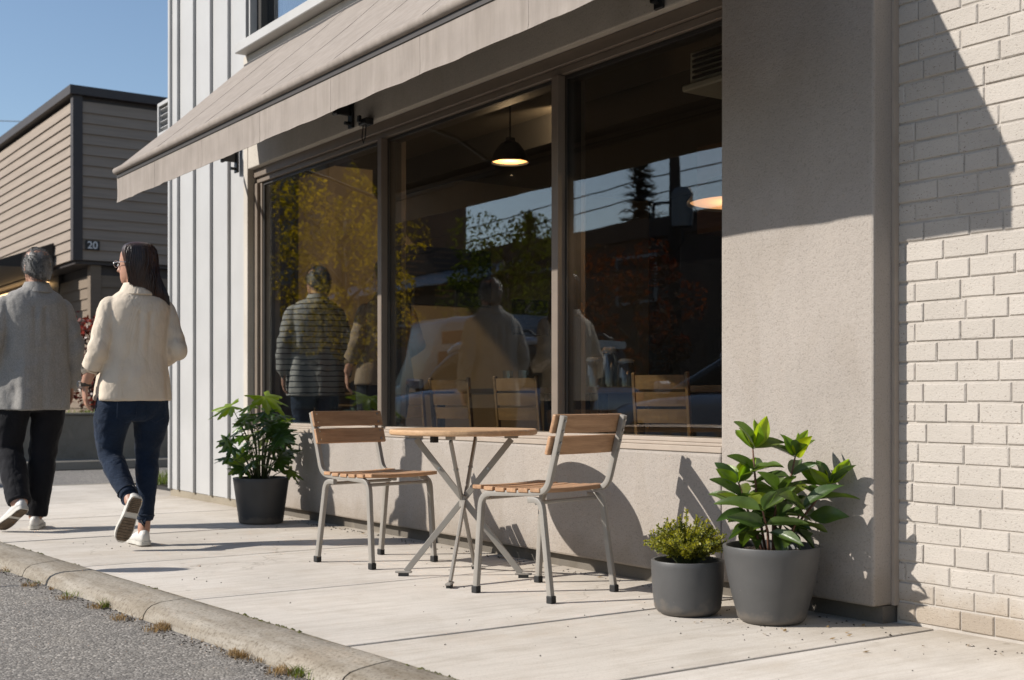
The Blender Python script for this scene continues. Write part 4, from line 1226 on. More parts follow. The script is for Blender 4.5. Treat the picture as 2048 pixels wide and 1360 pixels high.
put('lens', MB().lathe([(0.0001, -0.018), (0.06, -0.018), (0.06, -0.0125), (0.0001, -0.0125)], n=24), M['lamp_warm'], dl)
# ceiling unit with louvres
au = thing('air_conditioner', (-4.95, 4.95, 2.55), 'cream louvred air unit hanging from the cafe ceiling', 'air conditioner')
M['unit'] = plain('cream_unit', (0.50, 0.46, 0.36), 0.6, 0.06, 5, 100, 0.05, 0.001)
put('housing', W(((-0.26, -0.19, 0.04), (0.5, 0.3, 0.22))), M['unit'], au, bevel=0.01)
put('drip_tray', W(((-0.29, -0.22, 0.0), (0.53, 0.33, 0.038))), M['unit'], au, bevel=0.008)
for k in range(5):
    put('louvre', W(((-0.22, -0.205, 0.062+0.03*k), (0.46, -0.191, 0.076+0.03*k))), M['lamp_black'], au)
put('hanger', W(((-0.2, 0.0, 0.221), (-0.17, 0.03, 0.449)), ((0.4, 0.0, 0.221), (0.43, 0.03, 0.449))), M['lamp_black'], au)
# menu boards on the end wall, small posters at the back
def board(y0, y1, z0, z1, label, seed, red=False):
    t = thing('menu_board', (-10.48, (y0+y1)/2, (z0+z1)/2), label, 'board', 'menu boards')
    hy, hz = (y1-y0)/2, (z1-z0)/2
    put('panel', W(((-0.018, -hy, -hz), (0.012, hy, hz))), M['board'], t, bevel=0.004)
    rr_ = random.Random(seed); m = MB()
    for k in range(9):
        z = hz*0.85 - k*hz*0.19
        for c in range(3):
            y = -hy*0.9 + c*hy*0.62
            m.box((0.0125, y, z-0.012), (0.0145, y + hy*rr_.uniform(0.25, 0.5), z+0.008))
    put('menu_lines', m, M['chalk'], t)
board(5.88, 6.92, 1.76, 2.32, 'large black menu board on the tan wall inside', 1)
board(7.18, 7.62, 1.50, 1.86, 'smaller black board right of the large menu board', 2)
M['paper'] = plain('white_paper', (0.10, 0.105, 0.11), 0.8, 0.1, 20, 100, 0.03, 0.001)
M['green_paper'] = plain('green_paper', (0.03, 0.07, 0.06), 0.8, 0.1, 20, 100, 0.03, 0.001)
for x, z, w, h, mt, lb in ((-8.82, 1.88, 0.14, 0.12, 'paper', 'white notice on the dark rear wall of the cafe'), (-8.38, 1.88, 0.09, 0.11, 'green_paper', 'small green notice beside the white one'), (-8.80, 2.08, 0.07, 0.12, 'red_print', 'dark red emblem above the white notice')):
    tag(put('notice', W(((x-w/2, 8.985, z-h/2), (x+w/2, 8.999, z+h/2))), M[mt]), lb, 'notice')
# propped glass panel and leaning sheet by the window
# ================================================================ PEOPLE
def hair_mat(name, dark, light, f0=0.45, f1=0.62, gloss=0.35, stretch=0.10):
    m, nt, b, out = new_mat(name)
    vec = coords(nt, 'object', (1, 1, stretch))
    n = nz(nt, vec, 260, 3, 0.7)
    n2 = nz(nt, coords(nt, 'object', (1, 1, 0.5)), 14, 3, 0.6)
    mx = N(nt, 'Math', operation='MULTIPLY_ADD', i_1=0.5); nt.links.new(n, mx.inputs[0])
    hf = N(nt, 'Math', operation='MULTIPLY', i_1=0.5); nt.links.new(n2, hf.inputs[0]); nt.links.new(hf.outputs[0], mx.inputs[2])
    nt.links.new(ramp(nt, mx.outputs[0], [(f0, dark), (f1, light)]), b.inputs['Base Color'])
    b.inputs['Roughness'].default_value = gloss
    bump(nt, b, n, 0.35, 0.002)
    return m
def skin_mat(name, base):
    m, nt, b, out = new_mat(name)
    vec = coords(nt, 'object')
    nt.links.new(ramp(nt, nz(nt, vec, 22, 4), [(0.3, g(base, 0.86)), (0.7, g(base, 1.08))]), b.inputs['Base Color'])
    b.inputs['Roughness'].default_value = 0.5
    b.inputs['Subsurface Weight'].default_value = 0.08
    b.inputs['Subsurface Radius'].default_value = (0.012, 0.005, 0.003)
    bump(nt, b, nz(nt, vec, 160, 3), 0.15, 0.001)
    return m
M['skin'] = skin_mat('skin', (0.50, 0.27, 0.185))
M['skin2'] = skin_mat('skin_tan', (0.46, 0.25, 0.17))
M['hair_long'] = hair_mat('dark_brown_hair', (0.008, 0.005, 0.004), (0.075, 0.030, 0.017), 0.36, 0.64, 0.40, 0.05)
M['hair_grey'] = hair_mat('greying_hair', (0.012, 0.011, 0.010), (0.33, 0.31, 0.29), 0.40, 0.66, 0.55, 0.5)
M['shirt_grey'] = fabric_mat('grey_wool_shirt', (0.33, 0.315, 0.295), 0.92, 900, 0.10, 0.35, 0.02, 0.35, 'object', 0.20, (1,1,0.16), 5.0)
M['shirt_cream'] = fabric_mat('cream_cotton_shirt', (0.74, 0.635, 0.51), 0.9, 900, 0.06, 0.42, 0.02, 0.0, 'object', 0.19, (1,1,0.4), 6.5)
M['shirt_stripe'] = stripe_mat('striped_shirt', (0.36, 0.35, 0.33), (0.02, 0.02, 0.025))
M['shirt_tan'] = fabric_mat('tan_jacket', (0.26, 0.19, 0.125), 0.9, 900, 0.08, 0.4, 0.1, 0.0, 'object')
M['trousers_black'] = fabric_mat('black_trousers', (0.012, 0.012, 0.015), 0.85, 900, 0.2, 0.45, 0.06, 0.0, 'object', 0.2, (1,1,0.4), 6.0)
M['jeans'] = fabric_mat('dark_blue_jeans', (0.011, 0.021, 0.043), 0.85, 900, 0.35, 0.5, 0.08, 0.3, 'object', 0.2, (0.8,0.8,1.6), 7.0)
M['shoe'] = plain('white_leather', (0.68, 0.66, 0.62), 0.5, 0.06, 20, 200, 0.12, 0.002, space='object')
M['tread'] = plain('brown_tread', (0.16, 0.115, 0.075), 0.85, 0.35, 40, 90, 0.9, 0.01, space='object')
M['midsole'] = plain('off_white_sole', (0.60, 0.575, 0.52), 0.6, 0.08, 20, 200, 0.15, 0.002, space='object')
M['strap'] = plain('brown_strap', (0.05, 0.035, 0.025), 0.6, 0.2, 30, 200, 0.1, 0.001)
M['silver'] = plain('silver_case', (0.6, 0.6, 0.6), 0.25, 0.05, 10, 100, 0, 0.001, 1.0)

def ell(c, rx, ry, n=28, e=2.3, rot=0.0, fold=None, xt=0.0):
    ring = []
    for k in range(n):
        a = 2*math.pi*k/n
        ca, sa = math.cos(a), math.sin(a)
        r = (abs(ca)**e + abs(sa)**e)**(-1/e)
        f = 1 + (fold(a) if fold else 0)
        x, y = rx*r*ca*f, ry*r*sa*f
        ring.append(V((c[0] + x*math.cos(rot) - y*math.sin(rot), c[1] + x*math.sin(rot) + y*math.cos(rot), c[2] + xt*x)))
    return ring
def catmull(pts, k=4):
    """dense samples through pts (tuples of numbers of any length)"""
    out = []
    P = [pts[0]] + list(pts) + [pts[-1]]
    for i in range(1, len(P)-2):
        for j in range(k):
            t = j/k
            out.append(tuple(0.5*((2*b) + (-a+c)*t + (2*a-5*b+4*c-d)*t*t + (-a+3*b-3*c+d)*t**3) for a, b, c, d in zip(P[i-1], P[i], P[i+1], P[i+2])))
    out.append(tuple(pts[-1]))
    return out
def limb(m, pts, k=5, n=20, wr=None, flat=1.0):
    """pts: (x, y, z, r)"""
    d = catmull(pts, k)
    m.tube([p[:3] for p in d], [p[3] for p in d], n, flat, (1, 0, 0), wr=wr)
def sphere(m, c, r, n=16, rot=None):
    rings = []
    for i in range(1, n):
        a = math.pi*i/n
        ring = []
        for k in range(n*2):
            b = math.pi*k/n
            p = V((r[0]*math.sin(a)*math.cos(b), r[1]*math.sin(a)*math.sin(b), -r[2]*math.cos(a)))
            if rot: p = rot @ p
            ring.append(V(c) + p)
        rings.append(ring)
    m.loft(rings)
def cloth(o, vox=0.009, sm=4, wrinkle=0.008, size=0.06, seed=0):
    r = o.modifiers.new('weld', 'REMESH'); r.mode = 'VOXEL'; r.voxel_size = vox; r.use_smooth_shade = True
    s = o.modifiers.new('soften', 'SMOOTH'); s.iterations = sm; s.factor = 0.5
    if wrinkle:
        tx = bpy.data.textures.new('wrinkle', 'CLOUDS'); tx.noise_scale = size; tx.noise_depth = 2; tx.noise_basis = 'ORIGINAL_PERLIN'
        d = o.modifiers.new('wrinkle', 'DISPLACE'); d.texture = tx; d.strength = wrinkle; d.mid_level = 0.5; d.texture_coords = 'LOCAL'
        s2 = o.modifiers.new('soften_again', 'SMOOTH'); s2.iterations = 1; s2.factor = 0.4
def shoe(t, heel, toe, up, name='shoe', scale=1.0):
    heel, toe = V(heel), V(toe)
    x = (toe-heel).normalized(); L = (toe-heel).length
    z = (V(up) - x*V(up).dot(x)).normalized(); y = z.cross(x)
    mt = Matrix((x, y, z)).transposed()
    def width(u): # half width along the foot
        return [0.030, 0.036, 0.035, 0.034, 0.038, 0.044, 0.046, 0.043, 0.034, 0.012][min(9, int(u*9+0.5))]
    us = [0.0, 0.03, 0.12, 0.25, 0.4, 0.55, 0.7, 0.82, 0.92, 0.98, 1.0]
    ws = [0.018, 0.028, 0.035, 0.034, 0.034, 0.040, 0.045, 0.044, 0.036, 0.022, 0.010]
    hs = [0.070, 0.085, 0.100, 0.100, 0.088, 0.072, 0.060, 0.052, 0.044, 0.034, 0.022]
    def sect(u, w, z0, z1, n=12):
        pts = []
        for k in range(n+1):
            a = math.pi*k/n
            pts.append(V((u*L, w*math.cos(a), z0 + (z1-z0)*math.sin(a)**0.65)))
        return [heel + mt @ p for p in pts]
    up_ = MB().loft([sect(u, w*0.96, 0.022, h) for u, w, h in zip(us, ws, hs)])
    o = put(name, up_, M['shoe'], t, smooth=True)
    so = MB().loft([[heel + mt @ V((u*L, s*(w+0.004), zz)) for s, zz in ((1, 0.006), (1.03, 0.016), (1, 0.028), (-1, 0.028), (-1.03, 0.016), (-1, 0.006))] for u, w in zip([-0.012]+us[1:-1]+[1.015], ws)])
    q = put('midsole', so, M['midsole'], o); smooth_by_angle(q, 50)
    tr = MB()
    for u0, u1 in ((0.02, 0.34), (0.46, 0.97)):
        uu = [u0 + (u1-u0)*k/8 for k in range(9)]
        def wi(u):
            for a, b, wa, wb in zip(us[:-1], us[1:], ws[:-1], ws[1:]):
                if a <= u <= b: return wa + (wb-wa)*(u-a)/(b-a)
            return 0.02
        for k in range(8):
            a, b = uu[k]+0.004, uu[k+1]-0.006
            wa, wb = wi(a)*0.93, wi(b)*0.93
            tr.add([heel + mt @ V(p) for p in ((a*L, -wa, 0.0), (b*L, -wb, 0.0), (b*L, wb, 0.0), (a*L, wa, 0.0), (a*L, -wa, 0.007), (b*L, -wb, 0.007), (b*L, wb, 0.007), (a*L, wa, 0.007))],
                   [(3,2,1,0),(4,5,6,7),(0,1,5,4),(1,2,6,5),(2,3,7,6),(3,0,4,7)])
    put('tread', tr, M['tread'], o)
    lc = MB()
    for u in (0.45, 0.53, 0.61, 0.69):
        h = 0.084 - (u-0.42)*0.11
        lc.tube([heel + mt @ V((u*L, -0.022, h-0.006)), heel + mt @ V((u*L+0.006, 0, h+0.008)), heel + mt @ V((u*L, 0.022, h-0.006))], 0.0028, 5)
    put('laces', lc, M['shoe'], o)
    return o
def hand(m, wrist, end, side, palm_n, curl=0.5):
    """palm and five fingers; side = direction from the little finger to the thumb, palm_n = the way the palm faces"""
    w, e = V(wrist), V(end)
    d = (e-w).normalized(); L = (e-w).length
    s = V(side); s = (s - d*s.dot(d)).normalized()
    pn = V(palm_n); pn = (pn - d*pn.dot(d) - s*pn.dot(s)).normalized()
    rings = []
    for t, hw, ht in ((-0.05, 0.022, 0.018), (0.10, 0.026, 0.016), (0.30, 0.036, 0.015), (0.48, 0.040, 0.013), (0.52, 0.038, 0.011)):
        c = w + d*(L*t)
        rings.append([c + s*(hw*math.cos(a)) + pn*(ht*math.sin(a)) for a in [2*math.pi*k/14 for k in range(14)]])
    m.loft(rings)
    for off_, ln, r in ((0.029, 0.44, 0.0085), (0.010, 0.50, 0.0090), (-0.010, 0.47, 0.0085), (-0.028, 0.36, 0.0075)):
        b0 = w + d*(L*0.48) + s*off_
        f = L*ln
        p1 = b0 + d*f*0.45 + pn*f*0.10*curl
        p2 = p1 + d*f*0.30 + pn*f*0.28*curl
        p3 = p2 + d*f*0.18 + pn*f*0.34*curl
        m.tube([b0 - d*0.01, p1, p2, p3], [r*1.1, r, r*0.95, r*0.7], 8)
    b0 = w + d*(L*0.14) + s*0.024
    p1 = b0 + s*0.022 + d*L*0.16 + pn*0.008
    p2 = p1 + s*0.006 + d*L*0.16 + pn*0.010
    m.tube([b0 - s*0.012, p1, p2], [0.014, 0.0105, 0.0075], 8)
def head(m, c, yaw, s=1.0):
    rot = Matrix.Rotation(yaw, 3, 'Z')
    c = V(c)
    def q(p): return c + rot @ (V(p)*s)
    rings = []
    #       z      cy     rx     ry
    for z, cy, rx, ry in ((-0.118, 0.055, 0.018, 0.022), (-0.105, 0.045, 0.040, 0.045), (-0.08, 0.025, 0.055, 0.072), (-0.05, 0.012, 0.064, 0.086), (-0.01, 0.004, 0.071, 0.093),
                          (0.03, 0.0, 0.075, 0.097), (0.065, -0.003, 0.074, 0.094), (0.092, -0.005, 0.062, 0.080), (0.110, -0.006, 0.040, 0.053), (0.118, -0.006, 0.015, 0.02)):
        rings.append([q((rx*math.cos(a), cy + ry*math.sin(a), z)) for a in [2*math.pi*k/24 for k in range(24)]])
    m.loft(rings)
    m.tube([q((0, 0.088, 0.012)), q((0, 0.104, -0.015)), q((0, 0.114, -0.036)), q((0, 0.092, -0.044))], [0.008*s, 0.010*s, 0.014*s, 0.008*s], 8)      # nose
    m.tube([q((-0.022, 0.082, -0.066)), q((0, 0.090, -0.064)), q((0.022, 0.082, -0.066))], 0.007*s, 8)       # lips
    for sx in (-1, 1):
        sphere(m, q((sx*0.077, -0.005, -0.012)), (0.010*s, 0.018*s, 0.032*s), 8, rot)       # ears
        m.tube([q((sx*0.015, 0.090, 0.020)), q((sx*0.045, 0.074, 0.020))], 0.008*s, 6)      # brows
    return q
M['eye'] = plain('eye', (0.05, 0.035, 0.03), 0.2, 0.05, 10, 100, 0, 0.001)
def person(label, loc, rz, sp, scale=1.0):
    t = thing('person', loc, label, 'person', None, rz)
    J = sp
    def P(*a): return tuple(x*scale for x in a)
    # ---- body: one continuous surface under the clothes
    m = MB()
    hc = V(J['head'])
    q = head(m, hc, J['yaw'])
    limb(m, [(hc.x, hc.y-0.012, hc.z-0.03, 0.056), (hc.x-0.005, hc.y-0.02, hc.z-0.13, 0.054), (J['neck'][0], J['neck'][1], J['neck'][2]-0.03, 0.066), (J['neck'][0], 0, J['neck'][2]-0.16, 0.07)], 4, 18)
    tb_ = [ell((x, y, z), rx*0.72, ry*0.72, 24) for z, x, y, rx, ry in catmull(J['torso'][1:-2], 2)]
    m.loft(tb_)
    for A in (J['arm_l'], J['arm_r']):
        s, e, w, h = (V(p) for p in A['pts'])
        limb(m, [(*s, 0.045), (*s.lerp(e, 0.5), 0.043), (*e, 0.038), (*e.lerp(w, 0.35), 0.038), (*w, 0.026)], 4, 14)
        hand(m, w, h, A['side'], A['palm'], A.get('curl', 0.6))
    for Lg in (J['leg_l'], J['leg_r']):
        limb(m, [(*p[:3], p[3]*0.72) for p in Lg['pts']] + [(*Lg['ankle'], 0.036)], 4, 14)
        limb(m, [(*Lg['ankle'], 0.036), (*(V(Lg['heel']).lerp(V(Lg['toe']), 0.22) + V(Lg['up']).normalized()*0.055), 0.030), (*(V(Lg['heel']).lerp(V(Lg['toe']), 0.6) + V(Lg['up']).normalized()*0.042), 0.018)], 3, 12)
    o = put('body', m, M[J['skin']], t); cloth(o, 0.0065, 2, 0)
    ey = MB()
    for sx in (-1, 1): sphere(ey, q((sx*0.031, 0.083, 0.004)), (0.011,)*3, 8)
    put('eyes', ey, M['eye'], t, smooth=True)
    # ---- shirt
    m = MB()
    rows = catmull(J['torso'], 6)
    z_hem, z_top = J['torso'][0][0], J['torso'][-1][0]
    rs = J.get('seed', 0)
    def fold_at(z):
        k = max(0, min(1, (z_top - 0.12 - z)/(z_top - z_hem)))
        amp = J.get('drape', 0.05)*k
        def f(a):
            v = amp*(0.45 + math.sin(5*a + rs + 1.2*noise.noise(V((a, z*2, rs)))) * 0.6 + 0.9*noise.noise(V((math.cos(a)*2.6, math.sin(a)*2.6, z*1.8 + rs))))
            da = math.atan2(math.sin(a + math.pi/2), math.cos(a + math.pi/2))     # 0 at the middle of the back
            if z_top - 0.52 < z < z_top - 0.15:
                v += 0.05*math.exp(-((da)/0.10)**2)*(1 - (z_top - 0.15 - z)/0.40)
                v -= 0.10*math.exp(-((abs(da)-0.16)/0.05)**2)*(1 - (z_top - 0.15 - z)/0.40)
            return v
        return f
    m.loft([ell((x, y, z), rx, ry, 72, 2.35, 0, fold_at(z), J.get('tilt', 0)*0) for z, x, y, rx, ry in rows])
    for A in (J['arm_l'], J['arm_r']):
        s, e, w, h = (V(p) for p in A['pts'])
        f = A['cuff']; r = A['r']
        cuff = e.lerp(w, f)
        wr = lambda tt, a: 0.07*math.sin(tt*30 + 2*math.sin(a + rs))*math.exp(-((tt-0.62)/0.28)**2) + 0.05*noise.noise(V((math.cos(a)*2, math.sin(a)*2, tt*7+rs)))
        inn = s.lerp(V((0, s.y, s.z-0.01)), 0.30)
        limb(m, [(*inn, r[0]*0.9), (*s, r[0]), (*s.lerp(e, 0.35), r[1]), (*s.lerp(e, 0.72), r[2]), (*e, r[3]), (*e.lerp(cuff, 0.5), r[4]), (*cuff, r[5])], 8, 26, wr)
    col = J['neck']
    m.loft([ell((col[0], col[1] - 0.010, col[2] - 0.05), 0.088, 0.078, 28), ell((col[0], col[1] - 0.012, col[2] - 0.015), 0.078, 0.074, 28), ell((hc.x*0.4 + col[0]*0.6, col[1] - 0.010, col[2] + 0.004), 0.072, 0.070, 28)])
    o = put('shirt', m, M[J['shirt']], t); cloth(o, 0.0075, 2, J.get('wrinkle', 0.012), J.get('wsize', 0.07), rs)
    # collar band folded over, cuffs
    cb = MB()
    rg = []
    for k in range(25):
        a = R(155) + R(230)*k/24
        for_ = []
        for rr, dz in ((0.068, 0.034), (0.076, 0.036), (0.108, -0.030), (0.102, -0.036), (0.072, 0.010)):
            for_.append(V((col[0] + hc.x*0.15 + rr*math.cos(a), col[1] - 0.008 + rr*0.96*math.sin(a), col[2] + dz)))
        rg.append(for_)
    q2 = put('collar', cb.loft(rg), M[J['shirt']], o); smooth_by_angle(q2, 60)
    for A in (J['arm_l'], J['arm_r']):
        s, e, w, h = (V(p) for p in A['pts'])
        cuff = e.lerp(w, A['cuff']); d = (w-e).normalized(); r = A['r'][5]
        cf = MB().tube([cuff - d*0.045, cuff - d*0.005, cuff + d*0.008, cuff + d*0.006], [r*1.10, r*1.09, r*1.06, r*0.80], 20, wr=lambda tt, a: 0.04*math.sin(3*a+rs))
        q2 = put('cuff', cf, M[J['shirt']], o); smooth_by_angle(q2, 60)
    # ---- trousers
    m = MB()
    hp = J['hips']
    m.loft([ell((hp[0], hp[1], hp[2]+dz), hp[3]*k, hp[4]*k, 36, 2.4) for dz, k in ((-0.135, 0.62), (-0.10, 0.86), (-0.03, 1.0), (0.06, 0.98), (0.16, 0.86))])
    for si, Lg in enumerate((J['leg_l'], J['leg_r'])):
        kn = Lg.get('knee', 0.55)
        wr = lambda tt, a: 0.050*math.sin(tt*42 + 1.6*math.sin(a+si+rs))*(math.exp(-((tt-kn)/0.10)**2) + 0.8*math.exp(-((tt-0.98)/0.09)**2) + 0.45*math.exp(-((tt-0.12)/0.10)**2)) + 0.05*noise.noise(V((math.cos(a)*1.7, math.sin(a)*1.7, tt*6+si*4+rs)))
        limb(m, Lg['pts'], 9, 26, wr, Lg.get('flat', 1.0))
    o = put('trousers', m, M[J['trousers']], t); cloth(o, 0.0085, 2, J.get('twrinkle', 0.014), 0.06, rs)
    if J.get('rolled'):
        for Lg in (J['leg_l'], J['leg_r']):
            a, b = V(Lg['pts'][-2][:3]), V(Lg['pts'][-1][:3]); r = Lg['pts'][-1][3]; d = (b-a).normalized()
            q2 = put('turn_up', MB().tube([b - d*0.035, b - d*0.030, b + d*0.004, b + d*0.002], [r*1.02, r*1.14, r*1.12, r*0.85], 20, wr=lambda tt, a: 0.03*math.sin(4*a)), M[J['trousers']], o); smooth_by_angle(q2, 60)
    if J.get('pockets'):
        for sx in (-1, 1):
            c = V((hp[0] + sx*0.085, hp[1] - hp[4]*0.99, hp[2]-0.085)); w_ = 0.055
            pk = [c + V((-w_, 0, 0.06)), c + V((-w_, 0.006, -0.03)), c + V((0, 0.010, -0.06)), c + V((w_, 0.006, -0.03)), c + V((w_, 0, 0.06))]
            put('pocket', MB().tube(pk, 0.0022, 5), M[J['trousers']], o)
    # ---- shoes
    for Lg in (J['leg_l'], J['leg_r']):
        shoe(t, Lg['heel'], Lg['toe'], Lg['up'])
    # ---- hair
    m = MB(); rot = Matrix.Rotation(J['yaw'], 3, 'Z')
    if J['hair'] == 'long':
        back = rot @ V((0, -1, 0))
        rows = [(0.128, 0.012, 0.020, 0.022), (0.122, 0.012, 0.050, 0.055), (0.104, 0.014, 0.076, 0.086), (0.07, 0.018, 0.090, 0.098), (0.02, 0.026, 0.095, 0.094), (-0.03, 0.034, 0.096, 0.086), (-0.08, 0.044, 0.098, 0.074), (-0.13, 0.055, 0.104, 0.060), (-0.18, 0.066, 0.108, 0.046), (-0.225, 0.072, 0.104, 0.034), (-0.245, 0.074, 0.090, 0.022)]
        rr = []
        for z, bk, rx, ry in catmull(rows, 4):
            sway = J.get('sway', 0.0)*max(0, -z)
            c = hc + back*bk + V((sway, 0, z))
            fall = max(0, min(1, -z*6))
            ya = J['yaw']*(1-fall)
            ring = []
            for k in range(56):
                a = 2*math.pi*k/56
                f = 1 + 0.03*noise.noise(V((math.cos(a)*5, math.sin(a)*5, z*1.2))) + 0.012*noise.noise(V((a*14, z*2.0, 1)))
                x, y = rx*f*math.cos(a), ry*f*math.sin(a)
                ring.append(c + Matrix.Rotation(ya, 3, 'Z') @ V((x, y, (0.02*noise.noise(V((a*6, 0, 7))) if z < -0.2 else 0))))
            rr.append(ring)
        m.loft(rr)
        o = put('hair', m, M['hair_long'], t, smooth=True)
        st = MB(); rh = random.Random(4)
        for k in range(380):
            a = rh.uniform(math.pi*0.9, 2.1*math.pi)
            i0 = rh.randrange(6, 14); pts = []
            for i in range(i0, len(rr), 3):
                kk = int(a/(2*math.pi)*56) % 56
                pp = rr[i][kk]; cc = sum(rr[i], V((0,0,0)))/56
                pts.append(pp + (pp-cc)*rh.uniform(0.0, 0.07) + V((rh.uniform(-.003,.003), 0, 0)))
            if len(pts) < 3: continue
            pts.append(pts[-1] + V((rh.uniform(-0.012, 0.012), rh.uniform(-0.006, 0.006), -rh.uniform(0.008, 0.045))))
            st.tube(pts, rh.uniform(0.0005, 0.0014), 3)
        q2 = put('strands', st, M['hair_long'], o); q2['kind'] = 'stuff'
    else:
        rr = []
        for i in range(0, 15):
            a = math.pi*0.60*i/14
            ring = []
            for k in range(48):
                b = 2*math.pi*k/48
                front = max(0, math.sin(b))
                aa = a*(1 - 0.36*front**1.5 - 0.10*abs(math.cos(b))**3)
                aa *= 1 + 0.05*noise.noise(V((b*3, i, 2)))
                d = V((math.sin(aa)*math.cos(b)*0.086, math.sin(aa)*math.sin(b)*0.110 - 0.006, math.cos(aa)*0.128))
                if aa > 1.35: d.z -= (aa-1.35)*0.10*(1-front)
                d *= 1 + 0.05*noise.noise(V((d.x*34, d.y*34, d.z*34))) + 0.03*noise.noise(V((d.x*80, d.y*80, d.z*80)))
                if aa > 1.6: d.x *= 1-(aa-1.6)*0.35; d.y *= 1-(aa-1.6)*0.2
                ring.append(hc + rot @ d)
            rr.append(ring)
        rr.insert(0, [p.lerp(hc + V((0, 0, 0.128)), 0.98) for p in rr[1]]); rr.pop(1)
        o = put('hair', m.loft(rr), M[J.get('hair_mat', 'hair_grey')], t, smooth=True)
        st = MB(); rh = random.Random(9)
        for k in range(900):
            i = rh.randrange(2, 15); kk = rh.randrange(48)
            p = rr[i][kk]; n_ = (p-hc).normalized()
            dn = V((0, 0, -1)) - n_*(-n_.z)
            st.tube([p - n_*0.002, p + n_*0.005 + dn*0.012, p + n_*rh.uniform(0.0, 0.009) + dn*0.030], [0.0022, 0.0020, 0.0005], 3)
        q2 = put('tufts', st, M[J.get('hair_mat', 'hair_grey')], o); q2['kind'] = 'stuff'
    if J.get('glasses'):
        m = MB()
        for sx in (-1, 1):
            cpt = V((sx*0.034, 0.110, 0.0))
            loop = [q(cpt + V((0.024*math.cos(a), 0, 0.019*math.sin(a)))) for a in [2*math.pi*k/16 for k in range(17)]]
            m.tube(loop, 0.0022, 6)
            m.tube([q((sx*0.058, 0.108, 0.006)), q((sx*0.083, 0.05, 0.008)), q((sx*0.080, -0.01, 0.002))], 0.002, 6)
        m.tube([q((-0.010, 0.112, 0.003)), q((0.010, 0.112, 0.003))], 0.002, 6)
        put('glasses', m, M['silver'], t)
    if J.get('watch'):
        s, e, w, h = (V(p) for p in J['arm_l']['pts'])
        d = (h-w).normalized(); c = w - d*0.005
        b = MB(); rings_ = []
        x_ = V((1, 0, 0)); x_ = (x_ - d*x_.dot(d)).normalized(); y_ = d.cross(x_)
        for dz, rr_ in ((-0.010, 0.030), (-0.010, 0.033), (0.010, 0.033), (0.010, 0.030)):
            rings_.append([c + d*dz + x_*(rr_*math.cos(a)) + y_*(rr_*math.sin(a)) for a in [2*math.pi*k/20 for k in range(20)]])
        wt = put('watch_strap', b.loft(rings_, closed=True), M['strap'], t)
        put('watch_case', MB().tube([c - x_*0.030, c - x_*0.042], 0.019, 16), M['silver'], wt)
    t.scale = (scale,)*3
    return t

woman = dict(
    head=(0.020, 0.0, 1.622), yaw=R(38), neck=(0.018, -0.005, 1.475), skin='skin', shirt='shirt_cream', trousers='jeans', hair='long', sway=0.10, seed=2, drape=0.12, wrinkle=0.011, wsize=0.075,
    # z, x, y, rx, ry
    torso=[(0.835, 0.0, 0.005, 0.205, 0.150), (0.86, 0.0, 0.005, 0.207, 0.152), (0.96, 0.003, 0.0, 0.196, 0.145), (1.08, 0.008, 0.0, 0.180, 0.130), (1.20, 0.016, -0.005, 0.178, 0.130), (1.32, 0.022, -0.01, 0.182, 0.128), (1.39, 0.026, -0.012, 0.178, 0.115), (1.435, 0.026, -0.012, 0.140, 0.092), (1.465, 0.022, -0.008, 0.095, 0.075), (1.485, 0.020, -0.006, 0.07, 0.062)],
    arm_l=dict(pts=((-0.140, -0.005, 1.372), (-0.222, -0.050, 1.115), (-0.256, 0.055, 0.925), (-0.252, 0.075, 0.765)), cuff=0.50, r=(0.055, 0.060, 0.058, 0.056, 0.056, 0.052), side=(0.15, 1, 0), palm=(1, 0.0, 0), curl=0.9),
    arm_r=dict(pts=((0.190, -0.005, 1.372), (0.243, -0.065, 1.135), (0.20, 0.13, 1.06), (0.12, 0.27, 1.08)), cuff=0.70, r=(0.055, 0.060, 0.058, 0.058, 0.056, 0.052), side=(-0.3, 0, 1), palm=(-1, 0.3, 0), curl=0.9),
    hips=(0.0, 0.0, 0.855, 0.185, 0.135),
    leg_l=dict(pts=((-0.092, 0.0, 0.86, 0.105), (-0.112, 0.018, 0.74, 0.104), (-0.122, 0.035, 0.63, 0.086), (-0.118, 0.035, 0.535, 0.070), (-0.112, -0.045, 0.44, 0.067), (-0.104, -0.135, 0.36, 0.056), (-0.098, -0.20, 0.305, 0.050)), knee=0.55,
               ankle=(-0.097, -0.235, 0.265), heel=(-0.085, -0.292, 0.300), toe=(-0.140, -0.185, 0.048), up=(0.1, 1, 0.30)),
    leg_r=dict(pts=((0.095, 0.0, 0.86, 0.107), (0.112, 0.012, 0.74, 0.104), (0.108, 0.028, 0.63, 0.086), (0.098, 0.040, 0.525, 0.069), (0.088, 0.015, 0.42, 0.067), (0.075, -0.005, 0.27, 0.055), (0.066, -0.010, 0.145, 0.048)), knee=0.55,
               ankle=(0.062, -0.010, 0.10), heel=(0.052, -0.065, 0.0), toe=(0.075, 0.200, 0.0), up=(0, 0, 1)),
    rolled=True, pockets=True, glasses=True, watch=True)
